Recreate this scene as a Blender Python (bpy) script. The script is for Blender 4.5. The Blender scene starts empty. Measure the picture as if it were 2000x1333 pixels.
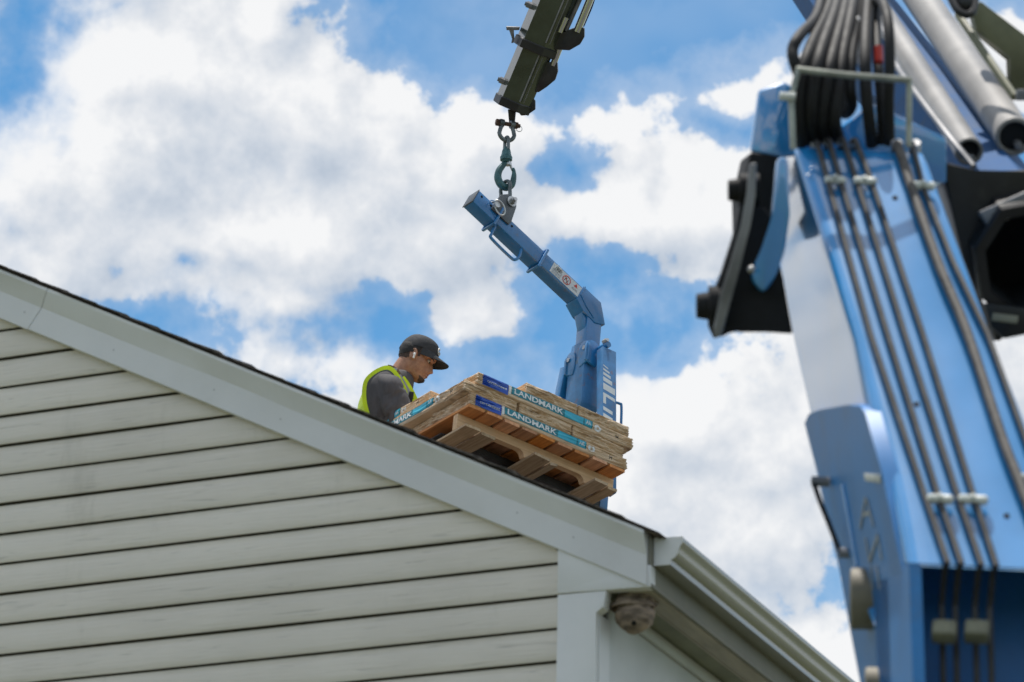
import bpy, bmesh, math, random
from mathutils import Vector, Matrix, noise
random.seed(7)
SC = bpy.context.scene
COL = SC.collection
PI = math.pi
R = math.radians

# ------------------------------------------------------------------ camera
CAM_F, CAM_W, CAM_H = 7000.0, 2000.0, 1333.0
CPOS = Vector((4.430, -10.571, -3.336))
_p, _r, _y = R(21.324), R(1.293), R(-23.649)
_fw = Vector((math.sin(_y)*math.cos(_p), math.cos(_y)*math.cos(_p), math.sin(_p)))
_rt = Vector((math.cos(_y), -math.sin(_y), 0.0))
_up = _rt.cross(_fw)
CR = _rt*math.cos(_r) + _up*math.sin(_r)
CU = -_rt*math.sin(_r) + _up*math.cos(_r)
CF = _fw
cd = bpy.data.cameras.new('camera')
cam = bpy.data.objects.new('camera', cd)
COL.objects.link(cam)
cam.matrix_world = Matrix(((CR.x, CU.x, -CF.x, CPOS.x), (CR.y, CU.y, -CF.y, CPOS.y), (CR.z, CU.z, -CF.z, CPOS.z), (0, 0, 0, 1)))
cd.sensor_width = 36.0
cd.lens = CAM_F/CAM_W*36.0
cd.clip_start, cd.clip_end = 0.1, 5000.0
cd.dof.use_dof = True
cd.dof.focus_distance = 22.0
cd.dof.aperture_fstop = 6.0
SC.camera = cam


def at(px, py, d):
    """world point seen at photo pixel (px, py), d metres along the view axis"""
    return CPOS + (CF + CR*((px-1000.0)/CAM_F) - CU*((py-666.5)/CAM_F))*d


# ------------------------------------------------------------------ world, sun, exposure
SUN_DIR = Vector((-0.16, 0.07, 0.985)).normalized()
SUN_EL = math.asin(SUN_DIR.z)
SUN_AZ = math.atan2(SUN_DIR.x, SUN_DIR.y)
SC.view_settings.view_transform = 'Standard'
SC.view_settings.look = 'None'
SC.view_settings.exposure = 0.58
SC.view_settings.gamma = 1.0
SC.view_settings.use_curve_mapping = False

world = bpy.data.worlds.new('World')
SC.world = world
world.use_nodes = True


class NT:
    """small helper to write node trees"""
    def __init__(self, tree):
        self.t = tree
        self.n = tree.nodes
        self.l = tree.links

    def new(self, kind, **props):
        nd = self.n.new(kind)
        for k, v in props.items():
            setattr(nd, k, v)
        return nd

    def put(self, sock, v):
        if v is None:
            return
        if isinstance(v, bpy.types.NodeSocket):
            self.l.new(v, sock)
        elif isinstance(v, (tuple, list, Vector)) and sock.type == 'RGBA' and len(v) == 3:
            sock.default_value = (*v, 1.0)
        else:
            sock.default_value = v

    def math(self, op, a, b=None, c=None, clamp=False):
        nd = self.new('ShaderNodeMath', operation=op, use_clamp=clamp)
        for i, v in enumerate((a, b, c)):
            self.put(nd.inputs[i], v)
        return nd.outputs[0]

    def vec(self, op, a, b=None, c=None, out=0):
        nd = self.new('ShaderNodeVectorMath', operation=op)
        for i, v in enumerate((a, b, c)):
            if v is not None:
                self.put(nd.inputs[i], v)
        return nd.outputs[out]

    def noise(self, v, scale, detail=4.0, rough=0.5, out='Fac', dist=0.0, lac=2.0):
        nd = self.new('ShaderNodeTexNoise')
        self.put(nd.inputs['Vector'], v)
        nd.inputs['Scale'].default_value = scale
        nd.inputs['Detail'].default_value = detail
        nd.inputs['Roughness'].default_value = rough
        nd.inputs['Distortion'].default_value = dist
        nd.inputs['Lacunarity'].default_value = lac
        return nd.outputs[out]

    def ramp(self, fac, stops, interp='LINEAR'):
        nd = self.new('ShaderNodeValToRGB')
        cr = nd.color_ramp
        cr.interpolation = interp
        while len(cr.elements) < len(stops):
            cr.elements.new(0.5)
        for e, (p, c) in zip(cr.elements, stops):
            e.position = p
            e.color = (*c, 1.0) if len(c) == 3 else c
        self.put(nd.inputs[0], fac)
        return nd.outputs[0]

    def mix(self, fac, a, b, blend='MIX'):
        nd = self.new('ShaderNodeMix', data_type='RGBA', blend_type=blend)
        self.put(nd.inputs[0], fac)
        self.put(nd.inputs[6], a)
        self.put(nd.inputs[7], b)
        return nd.outputs[2]

    def smooth(self, v, lo, hi, to0=0.0, to1=1.0):
        nd = self.new('ShaderNodeMapRange', interpolation_type='SMOOTHSTEP')
        self.put(nd.inputs[0], v)
        nd.inputs[1].default_value = lo
        nd.inputs[2].default_value = hi
        nd.inputs[3].default_value = to0
        nd.inputs[4].default_value = to1
        return nd.outputs[0]

    def lin(self, v, lo, hi, to0=0.0, to1=1.0):
        nd = self.new('ShaderNodeMapRange')
        self.put(nd.inputs[0], v)
        nd.inputs[1].default_value = lo
        nd.inputs[2].default_value = hi
        nd.inputs[3].default_value = to0
        nd.inputs[4].default_value = to1
        return nd.outputs[0]


# The cumulus bank of the photograph and some added cloud, as soft discs on the sky: (azimuthal, vertical) position measured from the
# bank's own centre direction, in thousandths of a unit sphere; the rest of the sky carries the same kind of cloud by noise.
SKY_E0, SKY_E1, SKY_E2 = CF.copy(), CR.copy(), CU.copy()
BLOBS = [  # cx, cy, rx, ry, height  (thousandths of the lens' focal length, centre 1000 / 666)
    (-460, 460, 380, 330, 1.0), (-1150, 500, 700, 480, 1.0), (-300, 900, 380, 300, .8),  # unseen clouds beyond the left, added so the crane flank reflects white
    (330, 150, 240, 140, 1.0), (185, 130, 120, 95, .9), (560, 215, 250, 160, 1.0), (300, 330, 330, 200, 1.0),
    (90, 340, 150, 120, .9), (760, 330, 250, 190, 1.0), (850, 450, 230, 120, .85), (520, 460, 400, 140, .85),
    (540, 55, 80, 75, .8), (480, 560, 200, 70, .6), (120, 500, 260, 80, .42), (730, 200, 130, 80, .8),
    (585, 612, 75, 36, .6), (1030, 430, 140, 60, .5),
    (1150, 235, 230, 75, .46), (1300, 300, 210, 80, .6), (1420, 400, 180, 110, .9), (1290, 420, 200, 85, .7), (1470, 190, 110, 55, .55),
    (1310, 545, 70, 40, .42), (1240, 605, 80, 40, .34), (1400, 500, 150, 65, .55),
    (925, 605, 110, 55, .72), (1000, 650, 65, 40, .55), (590, 725, 170, 60, .40), (690, 775, 130, 70, .46), (560, 690, 80, 35, .3), (1080, 720, 120, 40, .22),
    (1310, 840, 180, 110, .95), (1250, 950, 210, 150, .9), (1450, 900, 160, 100, .85), (1450, 1050, 220, 110, .85),
    (1245, 770, 80, 55, .75), (1390, 720, 60, 40, .3), (1560, 1265, 90, 65, .95), (1620, 1300, 100, 90, .9), (1480, 1170, 160, 45, .4),
    (1950, 60, 120, 80, .4), (1980, 700, 120, 160, .8), (1650, 780, 160, 200, .8),
]
GAPS = [(1095, 325, 100, 50, .30), (1425, 235, 80, 45, .35), (1190, 520, 150, 75, .34), (365, 535, 50, 22, .26), (15, 70, 150, 230, 1.0),
        (950, 70, 260, 130, .8), (760, 630, 110, 60, .45), (1150, 690, 170, 90, .45), (230, 620, 170, 40, .3)]


def cloud_group():
    g = bpy.data.node_groups.new('cloud_field', 'ShaderNodeTree')
    g.interface.new_socket('Vector', in_out='INPUT', socket_type='NodeSocketVector')
    g.interface.new_socket('Density', in_out='OUTPUT', socket_type='NodeSocketFloat')
    t = NT(g)
    gi = t.new('NodeGroupInput')
    go = t.new('NodeGroupOutput')
    d = gi.outputs[0]
    u = t.vec('DOT_PRODUCT', d, tuple(SKY_E1), out=1)
    v = t.vec('DOT_PRODUCT', d, tuple(SKY_E2), out=1)
    w = t.vec('DOT_PRODUCT', d, tuple(SKY_E0), out=1)
    warp = t.vec('SUBTRACT', t.noise(d, 24.0, 3.0, 0.5, 'Color'), (0.5, 0.5, 0.5))
    cmb = t.new('ShaderNodeCombineXYZ')
    t.put(cmb.inputs[0], u)
    t.put(cmb.inputs[1], v)
    p = t.vec('MULTIPLY_ADD', warp, (0.022, 0.022, 0.0), cmb.outputs[0])
    acc = None

    def disc(b):
        cx, cy, rx, ry, h = b
        su, sv = CAM_F/rx, CAM_F/ry
        q = t.vec('MULTIPLY_ADD', p, (su, sv, 0.0), (-(cx-1000.0)/rx, (cy-666.5)/ry, 0.0))
        ln = t.vec('LENGTH', q, out=1)
        return t.math('MULTIPLY_ADD', ln, -0.62*h, h)       # h in the middle, falling outwards
    for b in BLOBS:
        s = disc(b)
        acc = s if acc is None else t.math('SMOOTH_MAX', acc, s, 0.16)
    for b in GAPS:
        s = t.math('MULTIPLY', t.math('MAXIMUM', disc(b), 0.0), 1.0)
        acc = t.math('SUBTRACT', acc, s)
    # the sky away from the bank
    wide = t.lin(t.noise(d, 5.0, 2.0, 0.5), 0.36, 0.66, -0.35, 1.0)
    off = t.math('SQRT', t.math('ADD', t.math('MULTIPLY', t.math('MULTIPLY', u, u), 0.45), t.math('MULTIPLY', v, v)))
    away = t.math('MAXIMUM', t.smooth(off, 0.10, 0.15), t.smooth(w, 0.9, 0.7))
    mx = t.new('ShaderNodeMix', data_type='FLOAT')
    t.put(mx.inputs[0], away)
    t.put(mx.inputs[2], acc)
    t.put(mx.inputs[3], wide)
    base = mx.outputs[0]
    # billows: large, middle and fine
    n1 = t.math('SUBTRACT', t.noise(d, 34.0, 9.0, 0.64), 0.5)
    n2 = t.math('ABSOLUTE', t.math('SUBTRACT', t.noise(p, 62.0, 2.0, 0.5), 0.5))
    den = t.math('MULTIPLY_ADD', n1, 1.55, base)
    den = t.math('MULTIPLY_ADD', n2, -0.75, den)
    den = t.math('ADD', den, 0.11)
    t.l.new(den, go.inputs[0])
    return g


def build_world():
    t = NT(world.node_tree)
    t.n.clear()
    out = t.new('ShaderNodeOutputWorld')
    bg = t.new('ShaderNodeBackground')
    sky = t.new('ShaderNodeTexSky', sky_type='NISHITA')
    sky.sun_disc = False
    sky.sun_elevation = SUN_EL
    sky.sun_rotation = SUN_AZ
    sky.altitude = 0.0
    sky.air_density = 1.0
    sky.dust_density = 0.4
    sky.ozone_density = 2.5
    d = t.new('ShaderNodeTexCoord').outputs['Generated']
    cg = cloud_group()

    def field(vec):
        nd = t.new('ShaderNodeGroup')
        nd.node_tree = cg
        t.put(nd.inputs[0], vec)
        return nd.outputs[0]
    den = field(d)
    # towards the sun, along the dome
    side = (SUN_DIR - SKY_E0*SUN_DIR.dot(SKY_E0)).normalized()
    side = (side - SKY_E1*0.55).normalized()
    den2 = field(t.vec('ADD', d, tuple(side*0.013)))
    rel = t.math('SUBTRACT', den, den2)
    a_sharp = t.smooth(den, 0.10, 0.32)
    a_soft = t.smooth(den, -0.30, 0.60)
    soft = t.smooth(t.noise(d, 13.0, 2.0, 0.5), 0.47, 0.66)
    mx = t.new('ShaderNodeMix', data_type='FLOAT')
    t.put(mx.inputs[0], soft)
    t.put(mx.inputs[2], a_sharp)
    t.put(mx.inputs[3], a_soft)
    alpha = t.math('MULTIPLY', mx.outputs[0], 0.97)
    alpha = t.math('MAXIMUM', alpha, t.math('MULTIPLY', t.smooth(den, -0.50, 0.35), 0.36))
    alpha = t.math('MAXIMUM', alpha, t.math('MULTIPLY', t.smooth(t.noise(d, 7.0, 4.0, 0.55), 0.35, 0.75), 0.30))     # thin veil
    lit = t.math('MULTIPLY_ADD', rel, 1.0, 0.78)
    lit = t.math('MULTIPLY_ADD', t.math('SUBTRACT', t.noise(d, 12.0, 5.0, 0.55), 0.5), 0.95, lit)
    lit = t.math('MULTIPLY_ADD', t.smooth(den, 0.3, 1.1), -0.10, lit, clamp=True)
    ccol = t.ramp(lit, [(0.0, (4.3, 5.0, 6.0)), (0.40, (5.9, 6.4, 7.1)), (0.75, (7.6, 7.8, 8.1)), (1.0, (9.0, 9.0, 9.0))])
    ccol = t.vec('SCALE', ccol)
    ccol.node.inputs['Scale'].default_value = CLOUD_GAIN
    skyc = t.mix(1.0, sky.outputs[0], (SKY_TINT[0], SKY_TINT[1], SKY_TINT[2]), 'MULTIPLY')
    colr = t.mix(alpha, skyc, ccol)
    t.put(bg.inputs['Color'], colr)
    bg.inputs['Strength'].default_value = 0.09
    t.l.new(bg.outputs[0], out.inputs[0])


SKY_TINT = (0.36, 0.88, 1.06)
CLOUD_GAIN = 0.78
build_world()
world.cycles.sampling_method = 'MANUAL'
world.cycles.sample_map_resolution = 512

sd = bpy.data.lights.new('sun', 'SUN')
sd.energy = 3.2
sd.angle = R(0.6)
sd.color = (1.0, 0.95, 0.88)
sun = bpy.data.objects.new('sun', sd)
COL.objects.link(sun)
sun.rotation_euler = (-SUN_DIR).to_track_quat('-Z', 'Y').to_euler()

# ------------------------------------------------------------------ building helpers
WM = {}


def frame(o, ex, ey, ez):
    return Matrix(((ex.x, ey.x, ez.x, o.x), (ex.y, ey.y, ez.y, o.y), (ex.z, ey.z, ez.z, o.z), (0, 0, 0, 1)))


def tag(o, label=None, cat=None, group=None, kind=None):
    if label: o['label'] = label
    if cat: o['category'] = cat
    if group: o['group'] = group
    if kind: o['kind'] = kind
    return o


def thing(name, label, cat, m=None, group=None):
    """an Empty at the base of a thing; its parts hang under it"""
    o = bpy.data.objects.new(name, None)
    COL.objects.link(o)
    o.empty_display_size = 0.1
    m = m if m is not None else Matrix.Identity(4)
    if isinstance(m, Vector):
        m = Matrix.Translation(m)
    o.matrix_world = m
    WM[o] = m.copy()
    return tag(o, label, cat, group)


class MB:
    """collects shapes, then links them as ONE mesh object"""
    def __init__(self, m=None):
        self.bm = bmesh.new()
        self.m = m

    def _v(self, co):
        co = Vector(co)
        return self.bm.verts.new(self.m @ co if self.m else co)

    def face(self, vs, mi=0):
        try:
            f = self.bm.faces.new(vs)
            f.material_index = mi
            return f
        except ValueError:
            return None

    def box(self, c, s, rot=None, bev=0.0, mi=0):
        c = Vector(c)
        hx, hy, hz = s[0]/2, s[1]/2, s[2]/2
        vs = []
        for dx, dy, dz in ((-1, -1, -1), (1, -1, -1), (1, 1, -1), (-1, 1, -1), (-1, -1, 1), (1, -1, 1), (1, 1, 1), (-1, 1, 1)):
            q = Vector((dx*hx, dy*hy, dz*hz))
            if rot: q = rot @ q
            vs.append(self._v(c+q))
        fs = [self.face([vs[i] for i in f], mi) for f in ((0, 3, 2, 1), (4, 5, 6, 7), (0, 1, 5, 4), (1, 2, 6, 5), (2, 3, 7, 6), (3, 0, 4, 7))]
        if bev > 0:
            es = list({e for f in fs for e in f.edges})
            bmesh.ops.bevel(self.bm, geom=es, offset=bev, segments=2, profile=0.5, affect='EDGES', clamp_overlap=True)
        return self

    def span(self, p0, p1, w, h, upv=(0, 0, 1), bev=0.0, mi=0):
        """a square bar from p0 to p1; w across, h along upv"""
        p0, p1 = Vector(p0), Vector(p1)
        ax = (p1-p0)
        L = ax.length
        ax.normalize()
        upv = Vector(upv)
        sx = ax.cross(upv).normalized()
        uz = sx.cross(ax).normalized()
        rot = Matrix((ax, sx, uz)).transposed()
        return self.box((p0+p1)/2, (L, w, h), rot, bev, mi)

    def prism(self, poly, o, ex, ey, ez, t, bev=0.0, mi=0):
        """polygon (in ex, ey at o) given thickness t along ez"""
        o, ex, ey, ez = Vector(o), Vector(ex), Vector(ey), Vector(ez)
        a = [self._v(o+ex*x+ey*y) for x, y in poly]
        b = [self._v(o+ex*x+ey*y+ez*t) for x, y in poly]
        n = len(poly)
        fs = [self.face(a[::-1], mi), self.face(b, mi)]
        for i in range(n):
            fs.append(self.face((a[i], a[(i+1) % n], b[(i+1) % n], b[i]), mi))
        if bev > 0:
            es = list({e for f in fs if f for e in f.edges})
            bmesh.ops.bevel(self.bm, geom=es, offset=bev, segments=2, profile=0.5, affect='EDGES', clamp_overlap=True)
        return self

    def loft(self, rings, caps=True, mi=0, closed=True):
        vr = [[self._v(p) for p in r] for r in rings]
        for a, b in zip(vr, vr[1:]):
            n = len(a)
            for i in range(n if closed else n-1):
                j = (i+1) % n
                self.face((a[i], a[j], b[j], b[i]), mi)
        if caps and closed:
            self.face(vr[0][::-1], mi)
            self.face(vr[-1], mi)
        return vr

    def cyl(self, p0, p1, r0, r1=None, n=20, caps=True, mi=0):
        return self.tube([p0, p1], [r0, r0 if r1 is None else r1], n, caps, mi)

    def tube(self, pts, r, n=10, caps=True, mi=0):
        pts = [Vector(p) for p in pts]
        rs = r if isinstance(r, (list, tuple)) else [r]*len(pts)
        tang = []
        for i in range(len(pts)):
            a = pts[max(i-1, 0)]
            b = pts[min(i+1, len(pts)-1)]
            tang.append((b-a).normalized())
        ref = Vector((0, 0, 1)) if abs(tang[0].z) < 0.9 else Vector((1, 0, 0))
        x = tang[0].cross(ref).normalized()
        rings = []
        for p, t, rr in zip(pts, tang, rs):
            x = (x - t*x.dot(t)).normalized()
            y = t.cross(x)
            rings.append([p + (x*math.cos(2*PI*k/n) + y*math.sin(2*PI*k/n))*rr for k in range(n)])
        self.loft(rings, caps, mi)
        return self

    def ball(self, c, r, seg=16, rings=10, scale=(1, 1, 1), rot=None, fn=None, mi=0):
        c = Vector(c)
        prev = None
        rr = []
        for i in range(1, rings):
            th = PI*i/rings
            row = []
            for k in range(seg):
                ph = 2*PI*k/seg
                q = Vector((math.sin(th)*math.cos(ph), math.sin(th)*math.sin(ph), math.cos(th)))
                s = fn(q) if fn else 1.0
                q = Vector((q.x*scale[0], q.y*scale[1], q.z*scale[2]))*r*s
                if rot: q = rot @ q
                row.append(c+q)
            rr.append(row)
        vr = self.loft(rr, caps=False, mi=mi)
        for row, sgn in ((vr[0], 1), (vr[-1], -1)):
            q = Vector((0, 0, sgn*scale[2]*r*(fn(Vector((0, 0, sgn))) if fn else 1.0)))
            if rot: q = rot @ q
            ctr = self._v(c+q)
            for i in range(seg):
                j = (i+1) % seg
                self.face((ctr, row[i], row[j]) if sgn < 0 else (ctr, row[j], row[i]), mi)
        return self

    def mesh(self, name, inv=None, smooth=True, ang=35):
        bm = self.bm
        bmesh.ops.recalc_face_normals(bm, faces=bm.faces)
        if inv is not None:
            bm.transform(inv)
        me = bpy.data.meshes.new(name)
        bm.to_mesh(me)
        bm.free()
        if smooth:
            me.shade_smooth()
            me.set_sharp_from_angle(angle=R(ang))
        return me

    def obj(self, name, mat, parent=None, local=False, smooth=True, ang=35):
        """local: the coordinates are already those of the parent's frame"""
        inv = None
        w = WM[parent] if parent is not None else Matrix.Identity(4)
        if parent is not None and not local:
            inv = w.inverted()
        me = self.mesh(name, inv, smooth, ang)
        return link(name, me, mat, parent)


def link(name, me, mat, parent=None):
    for m in (mat if isinstance(mat, (list, tuple)) else [mat]):
        if m is not None and (len(me.materials) == 0 or isinstance(mat, (list, tuple))):
            me.materials.append(m)
    o = bpy.data.objects.new(name, me)
    COL.objects.link(o)
    if parent is not None:
        o.parent = parent
        WM[o] = WM[parent].copy()
    else:
        WM[o] = Matrix.Identity(4)
    return o


def text_mesh(body, size, bold=0.0, shear=0.0, align='LEFT', res=2, space=1.0):
    cu = bpy.data.curves.new('lettering', 'FONT')
    cu.body = body
    cu.size = size
    cu.offset = bold
    cu.shear = shear
    cu.align_x = align
    cu.resolution_u = res
    cu.space_character = space
    o = bpy.data.objects.new('lettering', cu)
    COL.objects.link(o)
    bpy.context.view_layer.update()
    dg = bpy.context.evaluated_depsgraph_get()
    me = bpy.data.meshes.new_from_object(o.evaluated_get(dg))
    bpy.data.objects.remove(o)
    bpy.data.curves.remove(cu)
    return me


def lathe(mb, p0, ax, prof, n=28, mi=0):
    """rings at (distance along ax, radius)"""
    ax = Vector(ax).normalized()
    ref = Vector((0, 0, 1)) if abs(ax.z) < 0.9 else Vector((1, 0, 0))
    x = ax.cross(ref).normalized()
    y = ax.cross(x)
    mb.loft([[Vector(p0)+ax*d+(x*math.cos(2*PI*k/n)+y*math.sin(2*PI*k/n))*r for k in range(n)] for d, r in prof], True, mi)


def arc(c, ex, ey, r, a0, a1, n):
    c, ex, ey = Vector(c), Vector(ex), Vector(ey)
    return [c + ex*(r*math.cos(a0+(a1-a0)*i/n)) + ey*(r*math.sin(a0+(a1-a0)*i/n)) for i in range(n+1)]


def spline(pts, n=8):
    """Catmull-Rom through the points"""
    pts = [Vector(p) for p in pts]
    P = [pts[0]*2-pts[1]] + pts + [pts[-1]*2-pts[-2]]
    out = []
    for i in range(1, len(P)-2):
        p0, p1, p2, p3 = P[i-1], P[i], P[i+1], P[i+2]
        for k in range(n):
            t = k/n
            out.append(0.5*((2*p1) + (p2-p0)*t + (2*p0-5*p1+4*p2-p3)*t*t + (3*p1-p0-3*p2+p3)*t**3))
    out.append(pts[-1])
    return out


# ------------------------------------------------------------------ materials
MATS = {}


def material(name, base, rough=0.6, metal=0.0, var=0.06, vscale=6.0, bump=0.0, bscale=80.0, coat=0.0, stretch=None,
             dirt=None, dscale=3.0, damount=0.5, coat_rough=0.05, spec=0.5, coat_ior=1.5):
    if name in MATS:
        return MATS[name]
    m = bpy.data.materials.new(name)
    m.use_nodes = True
    t = NT(m.node_tree)
    b = m.node_tree.nodes['Principled BSDF']
    tc = t.new('ShaderNodeTexCoord').outputs['Object']
    if stretch:
        tc = t.vec('MULTIPLY', tc, stretch)
    n = t.noise(tc, vscale, 5.0, 0.6)
    lo = tuple(c*(1-var*2) for c in base)
    hi = tuple(min(1, c*(1+var*2)) for c in base)
    col = t.mix(t.smooth(n, 0.3, 0.7), lo, hi)
    if dirt:
        n2 = t.noise(tc, dscale, 8.0, 0.7)
        col = t.mix(t.math('MULTIPLY', t.smooth(n2, 0.55, 0.72), damount), col, dirt)
    t.put(b.inputs['Base Color'], col)
    b.inputs['Roughness'].default_value = rough
    t.put(b.inputs['Roughness'], t.lin(n, 0.2, 0.8, rough*0.85, min(1, rough*1.15)))
    b.inputs['Metallic'].default_value = metal
    b.inputs['Specular IOR Level'].default_value = spec
    b.inputs['Coat Weight'].default_value = coat
    b.inputs['Coat Roughness'].default_value = coat_rough
    b.inputs['Coat IOR'].default_value = coat_ior
    if bump > 0:
        bp = t.new('ShaderNodeBump')
        bp.inputs['Strength'].default_value = 1.0
        bp.inputs['Distance'].default_value = bump
        t.put(bp.inputs['Height'], t.noise(tc, bscale, 4.0, 0.6))
        t.l.new(bp.outputs[0], b.inputs['Normal'])
    MATS[name] = m
    return m


def mat_wood(name, base, dark, axis=0, rough=0.75):
    """sawn lumber, grain along one object axis, each piece toned a little differently"""
    m = bpy.data.materials.new(name)
    m.use_nodes = True
    t = NT(m.node_tree)
    b = m.node_tree.nodes['Principled BSDF']
    tc = t.new('ShaderNodeTexCoord').outputs['Object']
    st = [55.0, 55.0, 55.0]
    st[axis] = 2.2
    g = t.vec('MULTIPLY', tc, tuple(st))
    n = t.noise(g, 1.0, 5.0, 0.65, dist=0.6)
    n2 = t.noise(t.vec('MULTIPLY', tc, (3, 3, 3)), 2.0, 3.0, 0.6)
    rnd = t.new('ShaderNodeObjectInfo').outputs['Random']
    c = t.mix(t.smooth(n, 0.32, 0.68), dark, base)
    c = t.mix(t.math('MULTIPLY', t.smooth(n2, 0.45, 0.8), 0.35), c, tuple(x*0.6 for x in dark))
    hs = t.new('ShaderNodeHueSaturation')
    t.put(hs.inputs['Value'], t.lin(rnd, 0, 1, 0.72, 1.18))
    t.put(hs.inputs['Saturation'], t.lin(t.math('FRACT', t.math('MULTIPLY', rnd, 7.31)), 0, 1, 0.8, 1.15))
    t.put(hs.inputs['Color'], c)
    # knots
    vo = t.new('ShaderNodeTexVoronoi')
    sk = [9.0, 9.0, 9.0]
    sk[axis] = 4.5
    t.put(vo.inputs['Vector'], t.vec('MULTIPLY', tc, tuple(sk)))
    vo.inputs['Scale'].default_value = 1.0
    kn = t.smooth(vo.outputs['Distance'], 0.10, 0.05)
    t.put(b.inputs['Base Color'], t.mix(t.math('MULTIPLY', kn, 0.75), hs.outputs[0], (0.05, 0.03, 0.02)))
    b.inputs['Roughness'].default_value = rough
    bp = t.new('ShaderNodeBump')
    bp.inputs['Distance'].default_value = 0.0015
    t.put(bp.inputs['Height'], n)
    t.l.new(bp.outputs[0], b.inputs['Normal'])
    return m


def mat_siding():
    """vinyl siding with a moulded wood grain and faint weather stains"""
    m = bpy.data.materials.new('vinyl_siding')
    m.use_nodes = True
    t = NT(m.node_tree)
    b = m.node_tree.nodes['Principled BSDF']
    tc = t.new('ShaderNodeTexCoord').outputs['Object']
    g = t.vec('MULTIPLY', tc, (4.0, 1.0, 70.0))
    gr = t.noise(g, 1.0, 5.0, 0.6, dist=1.2)
    big = t.noise(t.vec('MULTIPLY', tc, (1.2, 1.0, 2.0)), 1.3, 4.0, 0.6)
    stain = t.smooth(t.noise(t.vec('MULTIPLY', tc, (3.5, 1.0, 0.8)), 1.6, 5.0, 0.65), 0.56, 0.78)
    rnd = t.new('ShaderNodeObjectInfo').outputs['Random']
    c = t.mix(t.smooth(big, 0.3, 0.7), (0.64, 0.585, 0.505), (0.71, 0.65, 0.565))
    c = t.mix(t.math('MULTIPLY', stain, 0.42), c, (0.40, 0.365, 0.30))
    c = t.mix(t.math('MULTIPLY', t.smooth(gr, 0.42, 0.28), 0.5), c, (0.36, 0.335, 0.29))
    hs = t.new('ShaderNodeHueSaturation')
    t.put(hs.inputs['Value'], t.lin(rnd, 0, 1, 0.96, 1.04))
    t.put(hs.inputs['Color'], c)
    t.put(b.inputs['Base Color'], hs.outputs[0])
    b.inputs['Roughness'].default_value = 0.5
    bp = t.new('ShaderNodeBump')
    bp.inputs['Distance'].default_value = 0.0022
    t.put(bp.inputs['Height'], gr)
    t.l.new(bp.outputs[0], b.inputs['Normal'])
    return m


M_SIDING = mat_siding()
M_TRIM = material('white_trim', (0.69, 0.685, 0.675), 0.45, var=0.03, vscale=2.0, bump=0.0006, bscale=9.0, dirt=(0.5, 0.49, 0.46), dscale=2.2, damount=0.35)
M_TRIM2 = material('white_coil_metal', (0.66, 0.655, 0.65), 0.40, var=0.03, vscale=1.5, bump=0.0025, bscale=5.0, dirt=(0.48, 0.47, 0.44), dscale=1.6, damount=0.3)
M_GUTTER = material('gutter_paint', (0.26, 0.255, 0.215), 0.25, var=0.05, vscale=2.0, coat=0.8, coat_rough=0.12, dirt=(0.24, 0.22, 0.16), dscale=2.5, damount=0.5)
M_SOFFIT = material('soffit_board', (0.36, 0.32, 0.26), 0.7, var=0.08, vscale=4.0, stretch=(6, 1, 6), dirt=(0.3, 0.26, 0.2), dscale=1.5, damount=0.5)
M_WALL2 = material('side_wall_paint', (0.60, 0.61, 0.60), 0.6, var=0.04, vscale=2.0)
M_SHINGLE = material('roof_shingle', (0.085, 0.070, 0.062), 0.9, var=0.35, vscale=40.0, bump=0.003, bscale=220.0, dirt=(0.12, 0.05, 0.03), dscale=14.0, damount=0.6)
M_DARK = material('dark_gap', (0.03, 0.028, 0.025), 0.9)

# ------------------------------------------------------------------ ground
GZ = -4.94
mb = MB()
N = 40
vs = {}
for i in range(N+1):
    for j in range(N+1):
        x = (i/N*2-1)
        y = (j/N*2-1)
        X = 900*x*abs(x)**1.6
        Y = 900*y*abs(y)**1.6
        vs[i, j] = mb._v((X, Y, GZ))
for i in range(N):
    for j in range(N):
        mb.face((vs[i, j], vs[i+1, j], vs[i+1, j+1], vs[i, j+1]))


def mat_grass():
    m = bpy.data.materials.new('lawn')
    m.use_nodes = True
    t = NT(m.node_tree)
    b = m.node_tree.nodes['Principled BSDF']
    tc = t.new('ShaderNodeTexCoord').outputs['Object']
    n = t.noise(tc, 0.35, 8.0, 0.65)
    n2 = t.noise(tc, 18.0, 6.0, 0.7)
    c = t.mix(n2, (0.065, 0.085, 0.028), (0.15, 0.16, 0.065))
    c = t.mix(t.smooth(n, 0.45, 0.7), c, (0.17, 0.16, 0.085))
    t.put(b.inputs['Base Color'], c)
    b.inputs['Roughness'].default_value = 0.95
    bp = t.new('ShaderNodeBump')
    bp.inputs['Distance'].default_value = 0.05
    t.put(bp.inputs['Height'], n2)
    t.l.new(bp.outputs[0], b.inputs['Normal'])
    return m


tag(mb.obj('ground', mat_grass()), kind='structure')
mb = MB()
mb.box((8.5, -9.0, GZ+0.02), (8.0, 60.0, 0.05))
tag(mb.obj('driveway', material('driveway_asphalt', (0.07, 0.068, 0.065), 0.9, var=0.1, vscale=1.5, bump=0.004, bscale=60.0)), kind='structure')

# ------------------------------------------------------------------ house
SS = 0.1143                       # siding course
XR, XM = -4.2, -8.74              # ridge, far corner (gable is symmetric about the ridge)
DEEP = 11.0
SL = 0.507                        # rise per run


def rake_z(x, base=0.390):
    return base - SL*x if x >= XR else base - SL*(2*XR - x)


house = thing('house', 'pale beige vinyl sided gable house with white trim under the load', 'house', Vector((0, 0, GZ)))
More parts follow.
